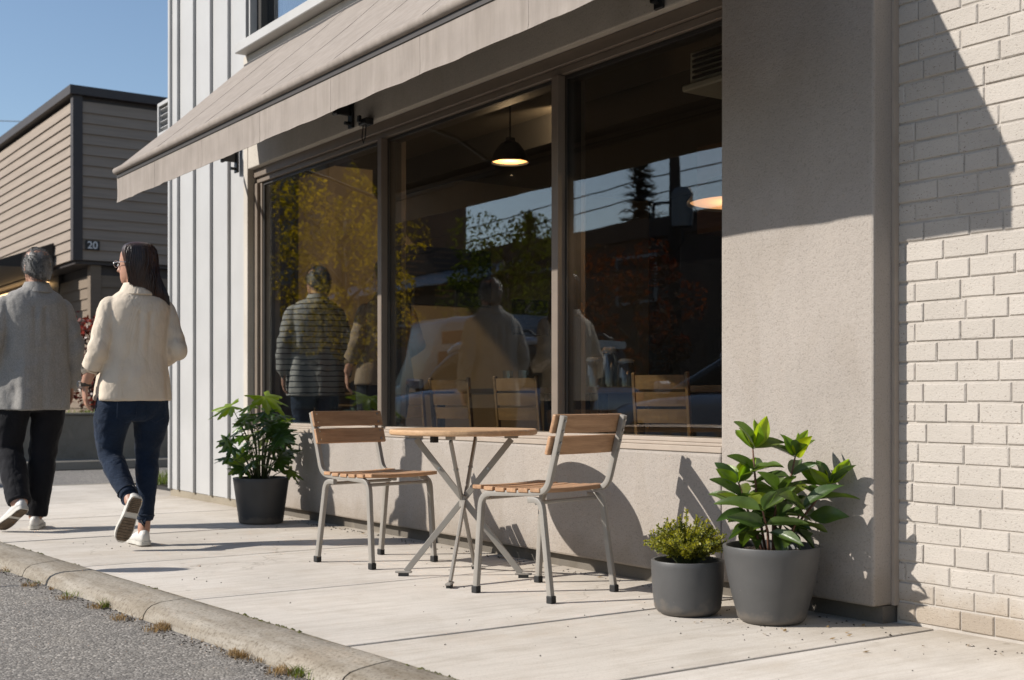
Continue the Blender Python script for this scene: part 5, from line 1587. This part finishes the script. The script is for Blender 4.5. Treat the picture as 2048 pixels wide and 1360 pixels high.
man = dict(
    head=(0.022, 0.0, 1.708), yaw=R(8), neck=(0.015, -0.005, 1.570), skin='skin2', shirt='shirt_grey', trousers='trousers_black', hair='short', seed=5, drape=0.20, wrinkle=0.018, wsize=0.09,
    torso=[(0.775, -0.002, 0.005, 0.212, 0.166), (0.80, -0.002, 0.005, 0.212, 0.166), (0.95, 0.0, 0.0, 0.212, 0.160), (1.10, 0.0, 0.0, 0.205, 0.150), (1.25, 0.0, -0.005, 0.202, 0.145), (1.38, 0.0, -0.012, 0.205, 0.140), (1.47, 0.0, -0.014, 0.200, 0.125), (1.525, 0.004, -0.012, 0.165, 0.100), (1.56, 0.010, -0.008, 0.105, 0.080), (1.58, 0.012, -0.006, 0.075, 0.068)],
    arm_l=dict(pts=((-0.185, -0.005, 1.448), (-0.262, -0.03, 1.19), (-0.255, 0.045, 0.94), (-0.245, 0.07, 0.775)), cuff=0.86, r=(0.062, 0.068, 0.066, 0.064, 0.062, 0.054), side=(0.15, 1, 0), palm=(1, 0, 0), curl=0.8),
    arm_r=dict(pts=((0.187, -0.005, 1.448), (0.258, -0.03, 1.19), (0.258, 0.035, 0.925), (0.248, 0.06, 0.770)), cuff=0.88, r=(0.062, 0.068, 0.066, 0.064, 0.062, 0.054), side=(-0.15, 1, 0), palm=(-1, 0, 0), curl=0.8),
    hips=(0.0, 0.0, 0.90, 0.180, 0.140),
    leg_l=dict(pts=((-0.095, 0.0, 0.90, 0.112), (-0.125, 0.02, 0.76, 0.108), (-0.138, 0.045, 0.62, 0.096), (-0.140, 0.050, 0.52, 0.088), (-0.140, -0.03, 0.40, 0.086), (-0.142, -0.12, 0.28, 0.080), (-0.146, -0.185, 0.19, 0.074)), knee=0.55,
               ankle=(-0.148, -0.20, 0.165), heel=(-0.140, -0.285, 0.150), toe=(-0.225, -0.055, 0.008), up=(0.1, 0.55, 1)),
    leg_r=dict(pts=((0.098, 0.0, 0.90, 0.115), (0.100, 0.012, 0.76, 0.108), (0.082, 0.02, 0.62, 0.096), (0.068, 0.02, 0.50, 0.088), (0.050, 0.0, 0.36, 0.084), (0.025, -0.01, 0.20, 0.078), (0.010, -0.012, 0.085, 0.072)), knee=0.55,
               ankle=(0.008, -0.012, 0.09), heel=(-0.020, -0.085, 0.0), toe=(0.085, 0.165, 0.0), up=(0, 0, 1)))
person('person with long dark hair and cream shirt walking away in blue jeans', (-7.205, 2.29, 0), R(93.5), woman)
person('person with grey hair, grey shirt and black trousers walking away at left edge', (-8.53, 2.06, 0), R(93.5), man)
# added figures behind the left pane, standing in for reflections of the walkers
def standing(base, **kw):
    d = dict(base)
    d['leg_l'] = dict(pts=((-0.095, 0.0, 0.88, 0.108), (-0.10, 0.01, 0.74, 0.10), (-0.098, 0.02, 0.62, 0.086), (-0.095, 0.02, 0.51, 0.074), (-0.095, 0.0, 0.36, 0.068), (-0.095, -0.01, 0.20, 0.058), (-0.095, -0.012, 0.10, 0.054)), ankle=(-0.095, -0.012, 0.09), heel=(-0.095, -0.08, 0.0), toe=(-0.11, 0.185, 0.0), up=(0, 0, 1))
    d['leg_r'] = dict(pts=tuple((-x, y, z, r) for x, y, z, r in d['leg_l']['pts']), ankle=(0.095, -0.012, 0.09), heel=(0.095, -0.08, 0.0), toe=(0.11, 0.185, 0.0), up=(0, 0, 1))
    d['rolled'] = d['pockets'] = d['watch'] = d['glasses'] = False
    d.update(kw)
    return d
person('added figure in striped shirt behind the left pane, standing in for a mirrored walker', (-8.72, 4.16, FZ), R(80), standing(man, shirt='shirt_stripe', trousers='jeans', seed=8, yaw=R(30)), 0.93)
person('added figure with tan jacket and long hair, standing in for a mirrored walker', (-7.72, 4.20, FZ), R(80), standing(woman, shirt='shirt_tan', trousers='trousers_black', seed=3), 0.95)
# ================================================================ PLANTS ACROSS THE ROAD AND BY THE WALL
M['bark'] = plain('tree_bark', (0.09, 0.065, 0.045), 0.9, 0.3, 12, 60, 0.6, 0.02)
M['leaf_gold'] = leaf_mat('golden_leaf', (0.17, 0.145, 0.014), spec=0.05, trans=0.5, rough=0.75, var=0.5, rand=False, scale=1.5, hue=(0.27, 0.17, 0.010))
M['leaf_green'] = leaf_mat('green_leaf', (0.07, 0.085, 0.013), spec=0.05, trans=0.45, rough=0.8, var=0.4, rand=False, scale=3)
M['leaf_red'] = leaf_mat('dark_red_leaf', (0.10, 0.028, 0.018), spec=0.04, back=(1.8, 0.7, 0.5), trans=0.35, rough=0.85, var=0.5, rand=False, scale=3, hue=(0.12, 0.07, 0.02))
M['leaf_fir'] = leaf_mat('fir_needles', (0.014, 0.026, 0.012), trans=0.1, rough=0.6, var=0.3, rand=False, scale=2)
M['grass'] = leaf_mat('grass_blade', (0.13, 0.17, 0.03), trans=0.4, rough=0.5, var=0.4, rand=False, scale=30)
M['dry'] = leaf_mat('dry_grass', (0.34, 0.23, 0.10), back=(1.2, 1.0, 0.7), trans=0.3, rough=0.7, var=0.35, rand=False, scale=30)
M['moss'] = plain('moss', (0.10, 0.10, 0.02), 0.95, 0.5, 60, 200, 0.8, 0.006)
def leaves(m, c, rad, n, size, rnd, shell=0.55):
    for k in range(n):
        d = V((rnd.gauss(0,1), rnd.gauss(0,1), rnd.gauss(0,1))).normalized()
        r = rnd.random()**0.5
        p = V(c) + V((d.x*rad[0], d.y*rad[1], d.z*rad[2]))*(shell + (1-shell)*r if rnd.random() < 0.75 else r)
        u = V((rnd.gauss(0,1), rnd.gauss(0,1), rnd.gauss(0,1))).normalized()
        w = u.cross(V((rnd.gauss(0,1), rnd.gauss(0,1), rnd.gauss(0,1)))).normalized()
        s = size*rnd.uniform(0.6, 1.3)
        m.add([p - u*s*0.5, p + w*s*0.28, p + u*s*0.5, p - w*s*0.28], [(0,1,2,3)])
def tree(loc, h, crown, mat, label, n=2600, size=0.12, seed=1, trunk=0.09, group='trees over the road', name='tree'):
    t = thing(name, loc, label, 'tree' if name == 'tree' else 'shrub', group)
    rnd = random.Random(seed)
    cz, rx, rz_ = crown
    tr = MB()
    tr.tube([(0, 0, -0.02), (0.03, 0.02, cz*0.35), (-0.02, 0.03, cz*0.7), (0, 0, cz+rz_*0.5)], [trunk*1.25, trunk, trunk*0.75, trunk*0.2], 9)
    lv = MB()
    nb_ = 16
    for k in range(nb_):
        a = k*2.4; f = (k+0.5)/nb_
        z = cz - rz_*0.8 + rz_*1.65*f
        rr = rx*math.sqrt(max(0.08, 1-((z-cz)/rz_)**2))*rnd.uniform(0.55, 0.85)
        p = V((math.cos(a)*rr, math.sin(a)*rr, z))
        b0 = V((0, 0, max(cz*0.45, z - rr*0.8)))
        tr.tube([b0, b0.lerp(p, 0.5) + V((0, 0, 0.08)), p], [trunk*0.4, trunk*0.25, trunk*0.08], 5)
        q = rx*rnd.uniform(0.30, 0.48)
        leaves(lv, p, (q, q, q*0.8), int(n/nb_), size, rnd)
    put('trunk', tr, M['bark'], t, smooth=True)
    o = put('crown', lv, M[mat], t)
    return t
tree((-31.5, -8.2, 0.06), 7.6, (4.6, 2.4, 3.0), 'leaf_gold', 'golden-leaved street tree mirrored in the left and centre panes', 9000, 0.115, 3, 0.12)
tree((-24.0, -8.6, 0.06), 5.0, (3.3, 1.7, 1.8), 'leaf_green', 'bushy green tree mirrored at the right of the centre pane', 6000, 0.10, 5, 0.09)
tree((-19.0, -8.3, 0.06), 4.0, (2.2, 1.2, 1.8), 'leaf_red', 'dark red-leaved tree mirrored in the right pane', 3000, 0.11, 8, 0.06)
#tree((-15.2, -9.4, 0.06), 4.4, (2.5, 1.4, 2.0), 'leaf_green', 'green tree by the road mirrored low in the right pane', 2600, 0.12, 9, 0.07)
def fir(loc, h, r, label, seed):
    t = thing('fir_tree', loc, label, 'tree', 'fir trees over the road'); rnd = random.Random(seed)
    put('trunk', MB().tube([(0, 0, -0.05), (0, 0, h*0.5), (0, 0, h)], [0.22, 0.14, 0.02], 8), M['bark'], t)
    m = MB()
    for k in range(210):
        f = k/210; z = h*(0.12 + 0.87*f)
        rr = r*(1-f)**0.85*rnd.uniform(0.65, 1.1) + 0.12
        a = k*2.4 + rnd.uniform(-.2, .2); d = V((math.cos(a), math.sin(a), 0)); s = V((-d.y, d.x, 0))
        for j in range(9):
            q = rr*(j+1)/9; w = 0.34*(1-j/11)*(0.4+0.6*(1-f))
            p = V((0, 0, z)) + d*q + V((0, 0, -0.32*q*q/max(r, .1) + rnd.uniform(-.07, .07)))
            m.add([p - s*w + V((0, 0, -0.14)), p + d*0.24, p + s*w + V((0, 0, -0.14)), p - d*0.14 + V((0, 0, 0.05))], [(0,1,2,3)])
    put('crown', m, M['leaf_fir'], t)
fir((-37.4, -24, -0.06), 11.2, 2.3, 'tall dark fir mirrored against the sky in the right pane', 1)
fir((-31.5, -24, -0.06), 11.0, 2.2, 'dark fir mirrored beside the pillar edge', 2)
fir((-43.5, -23, -0.06), 9.0, 2.6, 'shorter dark fir left of the tall mirrored fir', 3)
# shrubs on the retaining wall
M['leaf_photinia'] = leaf_mat('red_tipped_leaf', (0.055, 0.045, 0.018), back=(1.8, 0.7, 0.5), trans=0.35, rough=0.35, var=0.4, rand=False, scale=5, hue=(0.20, 0.045, 0.03))
for k, (x, y, h, lb) in enumerate(((-18.1, 5.15, 1.55, 'red-tipped shrub between the two walkers behind the low wall'), (-18.3, 6.7, 1.1, 'low red-tipped shrub hidden behind the cream shirt'), (-18.2, 3.75, 0.7, 'low shrub behind the wall beyond the grey shirt'))):
    tree((x, y, 0.57), h, (h*0.52, 0.55*h/1.4+0.1, h*0.48), 'leaf_photinia', lb, 1700, 0.085, 20+k, 0.025, 'shrubs behind the retaining wall', 'shrub')
def blades(m, c, n, h, spread, rnd, w=0.004, lean=0.5):
    for k in range(n):
        p = V(c) + V((rnd.gauss(0, spread), rnd.gauss(0, spread), 0))
        a = rnd.uniform(0, 6.28); l = rnd.uniform(0, lean)
        d = V((math.cos(a)*l, math.sin(a)*l, 1)); hh = h*rnd.uniform(0.4, 1.1)
        s = V((-math.sin(a), math.cos(a), 0))*w
        q1 = p + d*hh*0.55; q2 = p + V((d.x*1.6, d.y*1.6, 0.9))*hh
        m.add([p - s, p + s, q1 + s*0.7, q1 - s*0.7, q2], [(0,1,2,3), (3,2,4)])
rg = random.Random(31)
m = MB()
for k in range(120):
    blades(m, (-17.55 + rg.uniform(-0.15, 0.25), 3.3 + 7*rg.random(), 0.59), 14, 0.16, 0.08, rg, 0.008)
tag(put('bed_grass', m, M['grass']), 'green grass along the top of the retaining wall', 'grass', kind='stuff')
def px_ground(x, y, z=0.0):
    s = (x-1024)/2517; t = 2517*(CAM_H - z)/(y-800)
    return V((t*(-0.825+0.565*s), t*(0.565+0.825*s), z))
m = MB()
blades(m, px_ground(318, 968, -0.01), 150, 0.11, 0.07, rg, 0.004, 0.7); blades(m, px_ground(330, 962, -0.01), 120, 0.14, 0.08, rg, 0.004, 0.6)
tag(put('corner_grass', m, M['grass']), 'tuft of green grass at the foot of the cafe corner', 'grass', kind='stuff')
m = MB(); mg = MB()
for x, y, n in ((239, 1238, 60), (328, 1256, 160), (195, 1216, 60), (485, 1314, 90), (470, 1308, 60), (560, 1345, 90), (130, 1198, 40), (60, 1172, 50), (15, 1142, 40), (310, 1262, 50)):
    blades(m, px_ground(x, y, -0.062), n, 0.030, 0.022, rg, 0.0018, 1.6)
for k in range(26):
    xk = rg.uniform(-9, -3.2); pk_ = V((xk, kerb_y(xk) - 0.205 - abs(rg.gauss(0, 0.015)), -0.062))
    blades(m if rg.random() < 0.7 else mg, pk_, rg.randrange(6, 26), rg.uniform(0.010, 0.026), rg.uniform(0.008, 0.03), rg, 0.0016, 1.6)
for x, y, n in ((212, 1214, 40), (605, 1350, 150), (620, 1352, 80), (140, 1194, 20)):
    blades(mg, px_ground(x, y, -0.062), n, 0.040, 0.018, rg, 0.0026, 1.0)
tag(put('dry_weeds', m, M['dry']), 'dry straw-coloured weeds in the gutter along the kerb', 'weeds', kind='stuff')
tag(put('green_weeds', mg, M['grass']), 'small green weeds in the gutter along the kerb', 'weeds', kind='stuff')
# moss in the joint between kerb and slabs, grit and leaf bits on the ground
m = MB()
for k in range(420):
    x = rg.uniform(-9, -2.4)
    if noise.noise(V((x*1.7, 0, 4))) < 0.05: continue
    p = V((x, kerb_y(x) + 0.004 + rg.gauss(0, 0.006), 0.006))
    r = rg.uniform(0.004, 0.012)
    m.add([p + V((r*math.cos(a), r*1.0*math.sin(a), -0.006)) for a in [1.05*i for i in range(6)]] + [p + V((0, 0, r*0.15))], [(i, (i+1) % 6, 6) for i in range(6)])
tag(put('moss', m, M['moss']), 'moss growing in the joint between kerb and slabs', 'moss', kind='stuff')
M['grit'] = plain('dark_grit', (0.05, 0.04, 0.03), 0.95, 0.5, 60, 200, 0.5, 0.004)
def bits(m, n, fx, fy, r0, r1, rnd, z=0.0):
    for k in range(n):
        p = V((fx(), fy(), z)); r = rnd.uniform(r0, r1)
        q = [p + V((r*rnd.uniform(.6, 1.2)*math.cos(a), r*rnd.uniform(.6, 1.2)*math.sin(a), -0.001)) for a in [1.26*i for i in range(5)]]
        m.add(q + [p + V((0, 0, r*0.7))], [(i, (i+1) % 5, 5) for i in range(5)])
m = MB()
bits(m, 260, lambda: rg.uniform(-9.2, -2.3), lambda: 3.755 - abs(rg.gauss(0, 0.05)), 0.002, 0.008, rg)
bits(m, 110, lambda: rg.uniform(-8.5, -2.0), lambda: rg.uniform(2.0, 3.7), 0.002, 0.006, rg)
bits(m, 60, lambda: rg.gauss(-3.4, 0.3), lambda: 3.35 + rg.gauss(0, 0.12), 0.002, 0.006, rg)
bits(m, 700, lambda: rg.uniform(-9, -3.0), lambda: 0, 0.002, 0.007, rg)
for i_ in range(len(m.v) - 700*6, len(m.v)):
    x_, y_, z_ = m.v[i_]; k_ = (i_ - (len(m.v) - 700*6))//6
    q_ = random.Random(k_)
    m.v[i_] = (x_, y_ + kerb_y(x_) - 0.20 - abs(q_.gauss(0, 0.045)), z_ - 0.064)
tag(put('grit', m, M['grit']), 'specks of dark grit scattered on the pavement and gutter', 'grit', kind='stuff')
m = MB()
for k in range(46):
    x = rg.uniform(-9, -2.4) if k < 30 else rg.gauss(-3.3, 0.35)
    p = V((x, (3.74 - abs(rg.gauss(0, 0.07))) if k < 30 else 3.35 + rg.gauss(0, 0.15), 0.003)); a = rg.uniform(0, 6.28); r = rg.uniform(0.007, 0.018)
    u = V((math.cos(a), math.sin(a), 0)); w = V((-u.y, u.x, 0))
    m.add([p - u*r, p + w*r*0.4 + V((0, 0, 0.003)), p + u*r + V((0, 0, 0.005)), p - w*r*0.4], [(0,1,2,3)])
tag(put('leaf_litter', m, M['dry']), 'bits of dry leaf along the foot of the wall', 'leaf litter', kind='stuff')

# ================================================================ VEHICLES AND STREET THINGS MIRRORED IN THE GLASS
def paint(name, c, rough=0.25):
    m, nt, b, out = new_mat(name)
    vec = coords(nt, 'object')
    nt.links.new(ramp(nt, nz(nt, vec, 3, 3), [(0.3, g(c, 0.95)), (0.7, g(c, 1.05))]), b.inputs['Base Color'])
    b.inputs['Roughness'].default_value = rough; b.inputs['Coat Weight'].default_value = 0.7; b.inputs['Metallic'].default_value = 0.2
    return m
M['paint_slate'] = paint('slate_paint', (0.42, 0.47, 0.56)); M['paint_silver'] = paint('silver_blue_paint', (0.42, 0.47, 0.56)); M['paint_white'] = paint('white_van_paint', (0.40, 0.41, 0.43))
M['car_glass'] = plain('car_glass', (0.012, 0.016, 0.02), 0.05, 0.05, 3, 100, 0, 0.001)
M['lamp_glass'] = plain('headlamp_glass', (0.6, 0.62, 0.65), 0.1, 0.05, 3, 100, 0, 0.001)
M['tail'] = plain('tail_lamp', (0.35, 0.01, 0.008), 0.2, 0.05, 3, 100, 0, 0.001)
M['print_red'] = plain('rust_red_print', (0.25, 0.05, 0.03), 0.6, 0.3, 12, 100, 0, 0.001)
def rrect(x, hw, z0, z1, r=0.14, k=3):
    pts = []
    for cy, cz, a0 in ((hw-r, z1-r, 0), (-hw+r, z1-r, 90), (-hw+r, z0+r, 180), (hw-r, z0+r, 270)):
        for i in range(k+1):
            a = R(a0 + 90*i/k)
            pts.append(V((x, cy + r*math.cos(a), cz + r*math.sin(a))))
    return pts
def car(loc, rz, label, mat, body, cab, wheels, cat='car', group=None, name='parked_car'):
    """front is local +x; body, cab: rows of (x, half width, z0, z1)"""
    t = thing(name, loc, label, cat, group, rz)
    bo = put('body', MB().loft([rrect(*r) for r in body]), M[mat], t, smooth=True); smooth_by_angle(bo, 45)
    cb = put('glasshouse', MB().loft([rrect(*r) for r in cab[:-1]]), M['car_glass'], t); smooth_by_angle(cb, 45)
    rf_ = cab[-1]
    ro = MB().loft([rrect(x, hw, z0, z1, 0.05) for x, hw, z0, z1 in rf_]); q = put('roof', ro, M[mat], t); smooth_by_angle(q, 45)
    for x in wheels:
        for s in (-1, 1):
            w = body[2][1] - 0.06
            tyre = put('wheel', MB().tube([(x, s*(w-0.16), 0.33), (x, s*(w+0.05), 0.33)], 0.33, 24), M['rubber'], t); smooth_by_angle(tyre, 40)
            put('rim', MB().tube([(x, s*(w+0.0501), 0.33), (x, s*(w+0.06), 0.33)], 0.21, 16), M['silver'], tyre)
    xf = body[-1][0]; xb = body[0][0]; hw = body[-2][1]
    for s in (-1, 1):
        put('headlight', MB().obox((xf-0.06, s*(hw-0.26), body[-1][3]-0.12), Matrix.Rotation(s*-0.35, 3, 'Z'), (0.05, 0.17, 0.07)), M['lamp_glass'], t, bevel=0.02)
        put('tail_light', MB().obox((xb+0.04, s*(body[1][1]-0.12), body[1][3]-0.16), Matrix.Identity(3), (0.05, 0.09, 0.10)), M['tail'], t, bevel=0.01)
        mx = cab[-2][0] - 0.35 if len(cab) > 2 else 0
        put('mirror', MB().obox((mx, s*(body[3][1]+0.09), body[3][3]+0.08), Matrix.Identity(3), (0.06, 0.10, 0.07)), M[mat], t, bevel=0.03)
    return t
suv_body = [(-2.35, 0.72, 0.45, 0.95), (-2.28, 0.90, 0.32, 1.08), (-1.4, 0.95, 0.28, 1.10), (0.2, 0.95, 0.28, 1.08), (1.0, 0.95, 0.28, 1.05), (1.9, 0.92, 0.30, 0.98), (2.25, 0.84, 0.34, 0.86), (2.38, 0.62, 0.42, 0.74)]
suv_cab = [(-2.2, 0.80, 0.95, 1.30), (-2.05, 0.78, 0.95, 1.66), (-1.2, 0.76, 0.95, 1.74), (0.1, 0.76, 0.95, 1.72), (0.45, 0.74, 0.95, 1.62), (1.25, 0.80, 0.95, 1.10), [(-2.12, 0.74, 1.64, 1.75), (-1.2, 0.77, 1.68, 1.80), (0.1, 0.77, 1.66, 1.78), (0.42, 0.72, 1.58, 1.68)]]
s1 = car((-16.1, -3.1, -0.065), R(180), 'slate estate car with roof rails mirrored behind the inside chairs', 'paint_slate', suv_body, suv_cab, (-1.45, 1.45), name='passing_car', group='cars on the road')
for s in (-1, 1): put('roof_rail', MB().tube([(-1.9, s*0.68, 1.77), (-1.7, s*0.68, 1.86), (-0.1, s*0.68, 1.85), (0.15, s*0.68, 1.75)], 0.02, 6), M['black_metal'], s1)
sed_body = [(-2.25, 0.70, 0.45, 0.85), (-2.15, 0.86, 0.32, 1.00), (-1.4, 0.90, 0.26, 1.02), (0.2, 0.90, 0.26, 0.98), (1.0, 0.90, 0.26, 0.95), (1.8, 0.87, 0.28, 0.86), (2.15, 0.80, 0.32, 0.76), (2.28, 0.58, 0.40, 0.64)]
sed_cab = [(-1.7, 0.74, 0.9, 1.05), (-1.1, 0.68, 0.9, 1.40), (-0.4, 0.68, 0.9, 1.46), (0.2, 0.68, 0.9, 1.42), (1.15, 0.74, 0.9, 1.0), [(-1.1, 0.66, 1.38, 1.45), (-0.4, 0.68, 1.42, 1.50), (0.2, 0.66, 1.38, 1.45)]]
car((-10.4, -3.1, -0.065), R(180), 'silver-blue car with rounded bonnet mirrored low in the right pane', 'paint_silver', sed_body, sed_cab, (-1.35, 1.4), name='passing_car', group='cars on the road')
vn = car((-22.6, -6.6, -0.065), R(180), 'white van with red print mirrored behind the slate car', 'paint_white',
    [(-2.6, 0.92, 0.45, 2.3), (-2.5, 1.0, 0.30, 2.55), (-1.0, 1.0, 0.30, 2.6), (0.6, 1.0, 0.30, 2.58), (1.2, 1.0, 0.30, 1.3), (1.9, 0.95, 0.32, 1.15), (2.3, 0.88, 0.36, 1.0), (2.4, 0.7, 0.42, 0.85)],
    [(0.4, 0.9, 1.1, 2.45), (0.75, 0.88, 1.1, 2.35), (1.75, 0.86, 1.1, 1.25), [(-0.2, 0.9, 2.45, 2.56), (0.6, 0.88, 2.4, 2.50)]], (-1.7, 1.6), 'van', None, 'white_van')
pm = MB()
for a in (0, 1):
    s = -1 if a else 1
    y = s*1.004
    for x0, x1, z0, z1 in ((-2.2, -0.6, 2.05, 2.3), (-2.2, -2.0, 1.4, 2.0), (-1.0, -0.5, 1.2, 1.9), (-1.9, -0.5, 0.8, 1.0)):
        pm.box((x0, y-0.003, z0), (x1, y+0.003, z1))
    pm.tube([(-1.55, y-0.003, 1.5), (-1.55, y+0.003, 1.5)], 0.30, 20)
put('side_print', pm, M['print_red'], vn)
# utility pole with transformer
up_ = thing('utility_pole', (-18.7, -9.0, 0.06), 'utility pole with grey transformer mirrored in the right pane', 'pole')
M['pole_wood'] = plain('pole_wood', (0.06, 0.045, 0.035), 0.9, 0.2, 6, 60, 0.4, 0.01, stretch=(6, 6, 0.4))
M['transformer'] = plain('transformer_grey', (0.22, 0.23, 0.24), 0.5, 0.08, 4, 100, 0.05, 0.002)
put('pole', MB().tube([(0, 0, -0.05), (0, 0, 9.5)], [0.12, 0.09], 12), M['pole_wood'], up_, smooth=True)
put('transformer', MB().lathe([(0.0001, 4.15), (0.20, 4.18), (0.21, 4.80), (0.15, 4.90), (0.0001, 4.92)], (0.34, 0.1, 0), 20), M['transformer'], up_)
put('transformer_bracket', W(((0.06, 0.05, 4.4), (0.16, 0.13, 4.48)), ((0.06, 0.05, 4.65), (0.16, 0.13, 4.72))), M['black_metal'], up_)
put('cross_arm', W(((-1.1, -0.05, 8.6), (1.1, 0.05, 8.72))), M['pole_wood'], up_)
put('service_wires', MB().tube([(0.3, 0.1, 4.16), (0.35, 0.1, 3.9), (0.1, 0.05, 3.7), (0.05, 0.1, 3.3)], 0.02, 5).tube([(0.4, 0.1, 4.9), (0.75, 0.1, 4.4), (0.6, 0.1, 4.0), (0.2, 0.1, 3.9)], 0.015, 5).tube([(-0.09, 0, 4.7), (-0.6, 0, 4.75), (-0.65, 0, 4.4)], 0.03, 5), M['black_metal'], up_)
for k, z in enumerate((5.0, 5.35)):
    pts = [(-70 + 100*t, -9.0 - 0.1, 0.06 + z - 0.5*math.sin(math.pi*((t*100 - 51.3) % 40)/40)) for t in [i/40 for i in range(41)]]
    tag(put('street_cable', MB().tube(pts, 0.016, 4), M['black_metal']), ('lower' if k == 0 else 'upper') + ' cable strung along the far pavement', 'wire')
M['dull_glass'] = plain('dull_dark_glass', (0.012, 0.013, 0.014), 0.6, 0.2, 2, 60, 0, 0.001)
# dark building over the road
ob = thing('brown_shop_building', (-32, -18, 0), 'long dark brown building over the road mirrored in the window', 'building')
M['opp_wall'] = plain('dark_brown_render', (0.10, 0.065, 0.05), 0.85, 0.15, 2, 60, 0.2, 0.01)
M['opp_roof'] = plain('ribbed_metal_roof', (0.35, 0.36, 0.38), 0.4, 0.08, 2, 60, 0.1, 0.01)
part('wall', W(((-58, -26, -0.06), (-10, -14, 5.1))), M['opp_wall'], ob)
part('parapet', W(((-58.1, -26.1, 5.1), (-9.9, -13.9, 5.6))), M['opp_wall'], ob)
for k in range(11):
    x = -56 + k*4.2
    wn_ = part('window', W(((x, -14.0, 3.4), (x+1.6, -13.93, 4.7))), M['grey_trim'], ob)
    put('window_glass', W(((x+0.08, -13.93, 3.48), (x+1.52, -13.91, 4.62))), M['dull_glass'], wn_)
    wn_ = part('shop_window', W(((x-0.6, -14.0, 0.5), (x+2.4, -13.93, 2.6))), M['dark_frame'], ob)
    put('window_glass', W(((x-0.5, -13.93, 0.6), (x+2.3, -13.91, 2.5))), M['dull_glass'], wn_)
for k in range(18):
    x = -42 + k*0.62
    part('roof_sheet', MB().prism([(-14.0, 5.05), (-12.6, 4.45), (-12.6, 4.49), (-14.0, 5.1)], lambda u, v, d: (d, u, v), x, x+0.56), M['opp_roof'], ob)
tall = thing('reflection_backdrop_block', (-75, -20, 0), 'tall block added over the road to darken the mirror image behind the golden tree', 'building')  # added block that keeps the sky out of the left pane's reflection
part('wall', W(((-125, -34, -0.06), (-66, -27, 21))), M['opp_wall'], tall)
part('roof_edge', W(((-125.2, -34.2, 21), (-65.8, -26.8, 21.5))), M['dark_bar'], tall)
for k in range(12):
    for j in range(6):
        w_ = part('window', W(((-123 + k*4.5, -27.0, 1.2 + j*3.2), (-120.6 + k*4.5, -26.93, 3.0 + j*3.2))), M['dark_frame'], tall)
        put('window_glass', W(((-122.9 + k*4.5, -26.93, 1.3 + j*3.2), (-120.7 + k*4.5, -26.91, 2.9 + j*3.2))), M['dull_glass'], w_)
# slim post that throws its shadow over the kerb
po = thing('road_post', (-6.86, 0.49, -0.064), 'slim post with oval head in the road, known by its shadow', 'post')
put('pole', MB().tube([(0, 0, 0), (0, 0, 1.08)], 0.013, 8), M['dark_frame'], po)
m = MB(); sphere(m, (0, 0, 1.17), (0.10, 0.05, 0.15), 10)
put('head', m, M['dark_frame'], po, smooth=True)
put('foot', MB().lathe([(0.0001, 0), (0.12, 0), (0.11, 0.03), (0.02, 0.05), (0.0001, 0.05)], n=20), M['rubber'], po)

# bring every surface to the albedo that goes with the exposure set at the top
for mt_ in bpy.data.materials:
    nt = mt_.node_tree
    for nd in list(nt.nodes):
        if nd.bl_idname in ('ShaderNodeBsdfPrincipled', 'ShaderNodeBsdfTranslucent'):
            so_ = nd.inputs['Base Color' if nd.bl_idname == 'ShaderNodeBsdfPrincipled' else 'Color']
            if so_.is_linked:
                src_ = so_.links[0].from_socket
                nt.links.new(mixc(nt, 1.0, src_, (ALBEDO, ALBEDO, ALBEDO), 'MULTIPLY'), so_)
